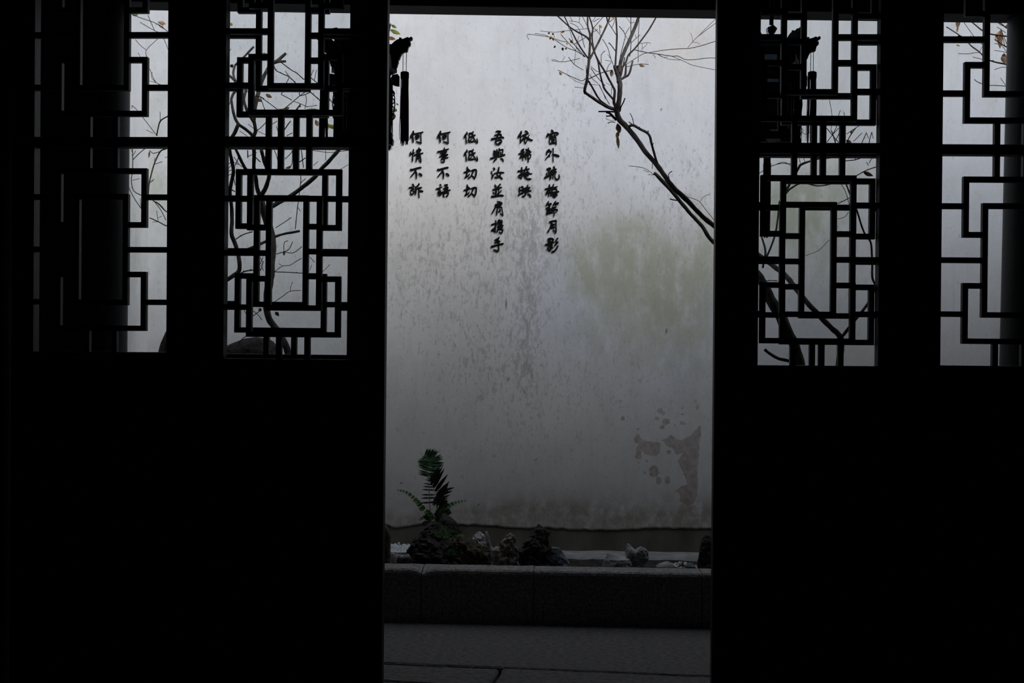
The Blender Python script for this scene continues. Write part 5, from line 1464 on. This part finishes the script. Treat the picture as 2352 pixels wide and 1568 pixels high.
def lantern(cx, dy, label, bulb_dx):
    """cx: axis in photo pixels, heights written as photo rows of the left lantern"""
    c = at(cx, 200 + dy, YLN)
    def Z(y):
        return c.z - (y - 200) * PXM
    bz = Z(335)
    t = thing('palace_lantern', label, 'lantern', (c.x, YLN, bz), 'carved lanterns under the eave')
    ctr = (c.x, YLN)
    rm = PXM
    # hanging iron and cap
    q = MB()
    q.tube([(c.x, YLN, 3.36), (c.x, YLN, Z(58))], .0075, 8)
    q.tube([(c.x, YLN, Z(60)), (c.x + .004, YLN, Z(66)), (c.x, YLN, Z(74)), (c.x, YLN, Z(82))], [.008, .017, .014, .006], 8)
    q.tube([(c.x - .008, YLN, Z(62)), (c.x - .017, YLN, Z(68)), (c.x - .015, YLN, Z(76)), (c.x - .008, YLN, Z(84))], .0016, 5)
    q.build('hanging_hook', M['lantern'], t)
    q = MB()
    q.ring(ctr, 28 * rm, 0, Z(92), Z(84), 12 * rm)
    q.ring(ctr, 60 * rm, 0, Z(104), Z(92), 30 * rm)
    q.ring(ctr, 74 * rm, 0, Z(112), Z(103), 66 * rm)
    q.build('canopy', M['lantern'], t)
    # upper tier: six posts and rails
    q = MB()
    for k in range(6):
        th = PI / 3 * k
        x, y = c.x + 72 * rm * math.cos(th), YLN + 72 * rm * math.sin(th)
        q.tube([(x, y, Z(162)), (x, y, Z(110))], .006, 6)
    q.ring(ctr, 76 * rm, 0, Z(167), Z(160), 76 * rm)
    q.ring(ctr, 62 * rm, 0, Z(171), Z(167), 70 * rm)
    q.build('upper_frame', M['lantern'], t)
    # lower body
    q = MB()
    for k in range(6):
        th = PI / 3 * k
        x, y = c.x + 58 * rm * math.cos(th), YLN + 58 * rm * math.sin(th)
        q.tube([(x, y, Z(318)), (x, y, Z(168))], .0055, 6)
    q.ring(ctr, 60 * rm, 0, Z(318), Z(308), 61 * rm)
    q.ring(ctr, 50 * rm, 0, Z(324), Z(318), 60 * rm)
    q.ring(ctr, 61 * rm, 0, Z(204), Z(198), 61 * rm)
    q.build('body_frame', M['lantern'], t)

    def panel(name, r, k, y0, y1, m, par=None, f0=0., f1=1.):
        a0, a1 = PI / 3 * k, PI / 3 * (k + 1)
        p0 = Vector((c.x + r * rm * math.cos(a0), YLN + r * rm * math.sin(a0), 0))
        p1 = Vector((c.x + r * rm * math.cos(a1), YLN + r * rm * math.sin(a1), 0))
        s0, s1 = p0.lerp(p1, f0), p0.lerp(p1, f1)
        n_ = Vector((math.cos((a0 + a1) / 2), math.sin((a0 + a1) / 2), 0)) * .002
        qq = MB()
        vs_ = []
        for off in (-n_, n_):
            for s in (s0, s1):
                for z in (Z(y1), Z(y0)):
                    vs_.append(Vector((s.x, s.y, z)) + off)
        qq.add(vs_, [(0, 1, 3, 2), (4, 6, 7, 5), (0, 2, 6, 4), (1, 5, 7, 3), (0, 4, 5, 1), (2, 3, 7, 6)])
        return qq.build(name, m, par or t)
    for k in range(6):
        panel('upper_panel', 71, k, 112, 161, M['lantern_glass'])
        bp_ = panel('body_panel', 57, k, 170, 308, M['lantern_glass'])
        panel('painted_strip', 58.2, k, 206, 304, M['paper'], bp_, .36, .64)
    # dragon-head arms, brackets, aprons, scrolls and tassels round the six corners
    head = [(54, 101), (63, 102), (69, 96), (76, 91), (80, 90), (81, 86), (86, 87), (85, 90), (91, 89), (100, 85), (104, 87), (108, 84), (111, 86), (111, 90), (107, 93), (103, 96), (107, 97), (107, 103), (102, 108), (101, 113), (100, 118), (92, 120), (88, 122), (84, 130), (82, 136), (79, 139), (80, 143), (78, 148), (77, 153), (70, 158), (54, 158)]
    brk = [(61, 182), (66, 172), (78, 170), (82, 175), (82, 198), (73, 197), (66, 194), (66, 184)]
    apr = [(52, 304), (63, 303), (68, 308), (67, 316), (70, 322), (69, 333), (64, 334), (59, 332), (52, 333)]
    for k in range(6):
        th = PI / 3 * k
        e = Vector((math.cos(th), math.sin(th), 0))
        s = Vector((-math.sin(th), math.cos(th), 0))
        def P(u, v, d):
            return Vector((c.x, YLN, Z(v))) + e * (u * rm) + s * d
        q = MB(); q.prism(head, P, -.010, .010)
        arm = q.build('dragon_head_arm', M['lantern'], t)
        q = MB(); q.prism(brk, P, -.008, .008)
        q.build('corner_bracket', M['lantern'], t)
        q = MB(); q.prism(apr, P, -.018, .018)
        q.build('apron_carving', M['lantern'], t)
        q = MB()
        for j in range(4):
            y0 = 206 + j * 18
            pts = []
            for a in range(14):
                ph = a / 13 * 1.75 * PI
                rr = (8 - 4.5 * a / 13)
                pts.append(P(64 + rr * math.sin(ph), y0 + 9 - rr * math.cos(ph), 0))
            q.tube(pts, .0022, 5)
        q.tube([P(60, 204, 0), P(66, 206, 0), P(71, 222, 0), P(72, 240, 0), P(70, 258, 0), P(62, 276, 0), P(59, 278, 0)], .0022, 5)
        q.build('scrollwork', M['lantern'], t)
        q = MB()
        q.tube([P(90, 119, -.004), P(90, 168, -.004)], .0012, 5)
        q.tube([P(97, 117, .004), P(97, 168, .004)], .0012, 5)
        q.build('tassel_cord', M['tassel'], arm)
        q = MB()
        q.tube([P(94, 164, 0), P(94, 166, 0), P(94, 178, 0), P(94, 180, 0)], [.011, .0155, .0155, .0145], 12)
        r2 = random.Random(k + int(cx))
        for si in range(50):
            if si < 26:
                a, rr = r2.uniform(0, 2 * PI), 5.6 * math.sqrt(r2.random())
                u, w = 1.6 + rr * math.cos(a), rr * math.sin(a) * rm
            else:
                a, rr = r2.uniform(0, 2 * PI), r2.uniform(6.5, 10.5)
                u, w = rr * math.cos(a) - .6, rr * math.sin(a) * rm
            end = r2.uniform(320, 336)
            pts = [P(94 + u * (.9 + .25 * i / 5) + r2.uniform(-.6, .6), 176 + (end - 176) * i / 5, w * (1 + .2 * i / 5)) for i in range(6)]
            q.tube(pts, ([.0024, .0024, .0023, .0022, .002, .0012] if si < 26 else [.0016, .0015, .0014, .0015, .0013, .0008]), 4)
        q.build('tassel', M['tassel'], arm)
    # long tassel under the body
    q = MB()
    q.tube([(c.x - 6 * rm, YLN, Z(322)), (c.x - 6 * rm, YLN, Z(358))], .0016, 5)
    q.tube([(c.x - 6 * rm, YLN, Z(y)) for y in (356, 358, 374, 378, 530)], [.009, .0125, .0125, .0115, .0125], 14)
    r2 = random.Random(5)
    for _ in range(60):
        a = r2.uniform(0, 2 * PI)
        rr = 8.0 * rm * math.sqrt(r2.random())
        x, y = c.x - 6 * rm + rr * math.cos(a), YLN + rr * math.sin(a)
        q.tube([(x, y, Z(374)), (x * 1 + r2.uniform(-.001, .001), y, Z(460)), (x, y, Z(r2.uniform(528, 545)))], [.0022, .0022, .0012], 4)
    q.build('long_tassel', M['tassel'], t)
    # small warm lamp inside
    q = MB()
    bx = c.x + bulb_dx * rm
    q.tube([(bx, YLN - .03, Z(196)), (bx, YLN - .03, Z(190)), (bx, YLN - .03, Z(180)), (bx, YLN - .03, Z(172))], [.004, .006, .0055, .0015], 8)
    q.build('lamp_flame', M['bulb'], t)
    q = MB()
    q.tube([(bx, YLN - .03, Z(312)), (bx, YLN - .03, Z(196))], .006, 8)
    q.build('lamp_candle', M['paper'], t)
    return t


lantern(836, 0, 'dark carved lantern with red tassels hanging left of the opening', -37)
lantern(1770, 0, 'dark carved lantern with red tassels behind the right folded door', -21)

for o in bpy.data.objects:
    if '_base' in o:
        del o['_base']
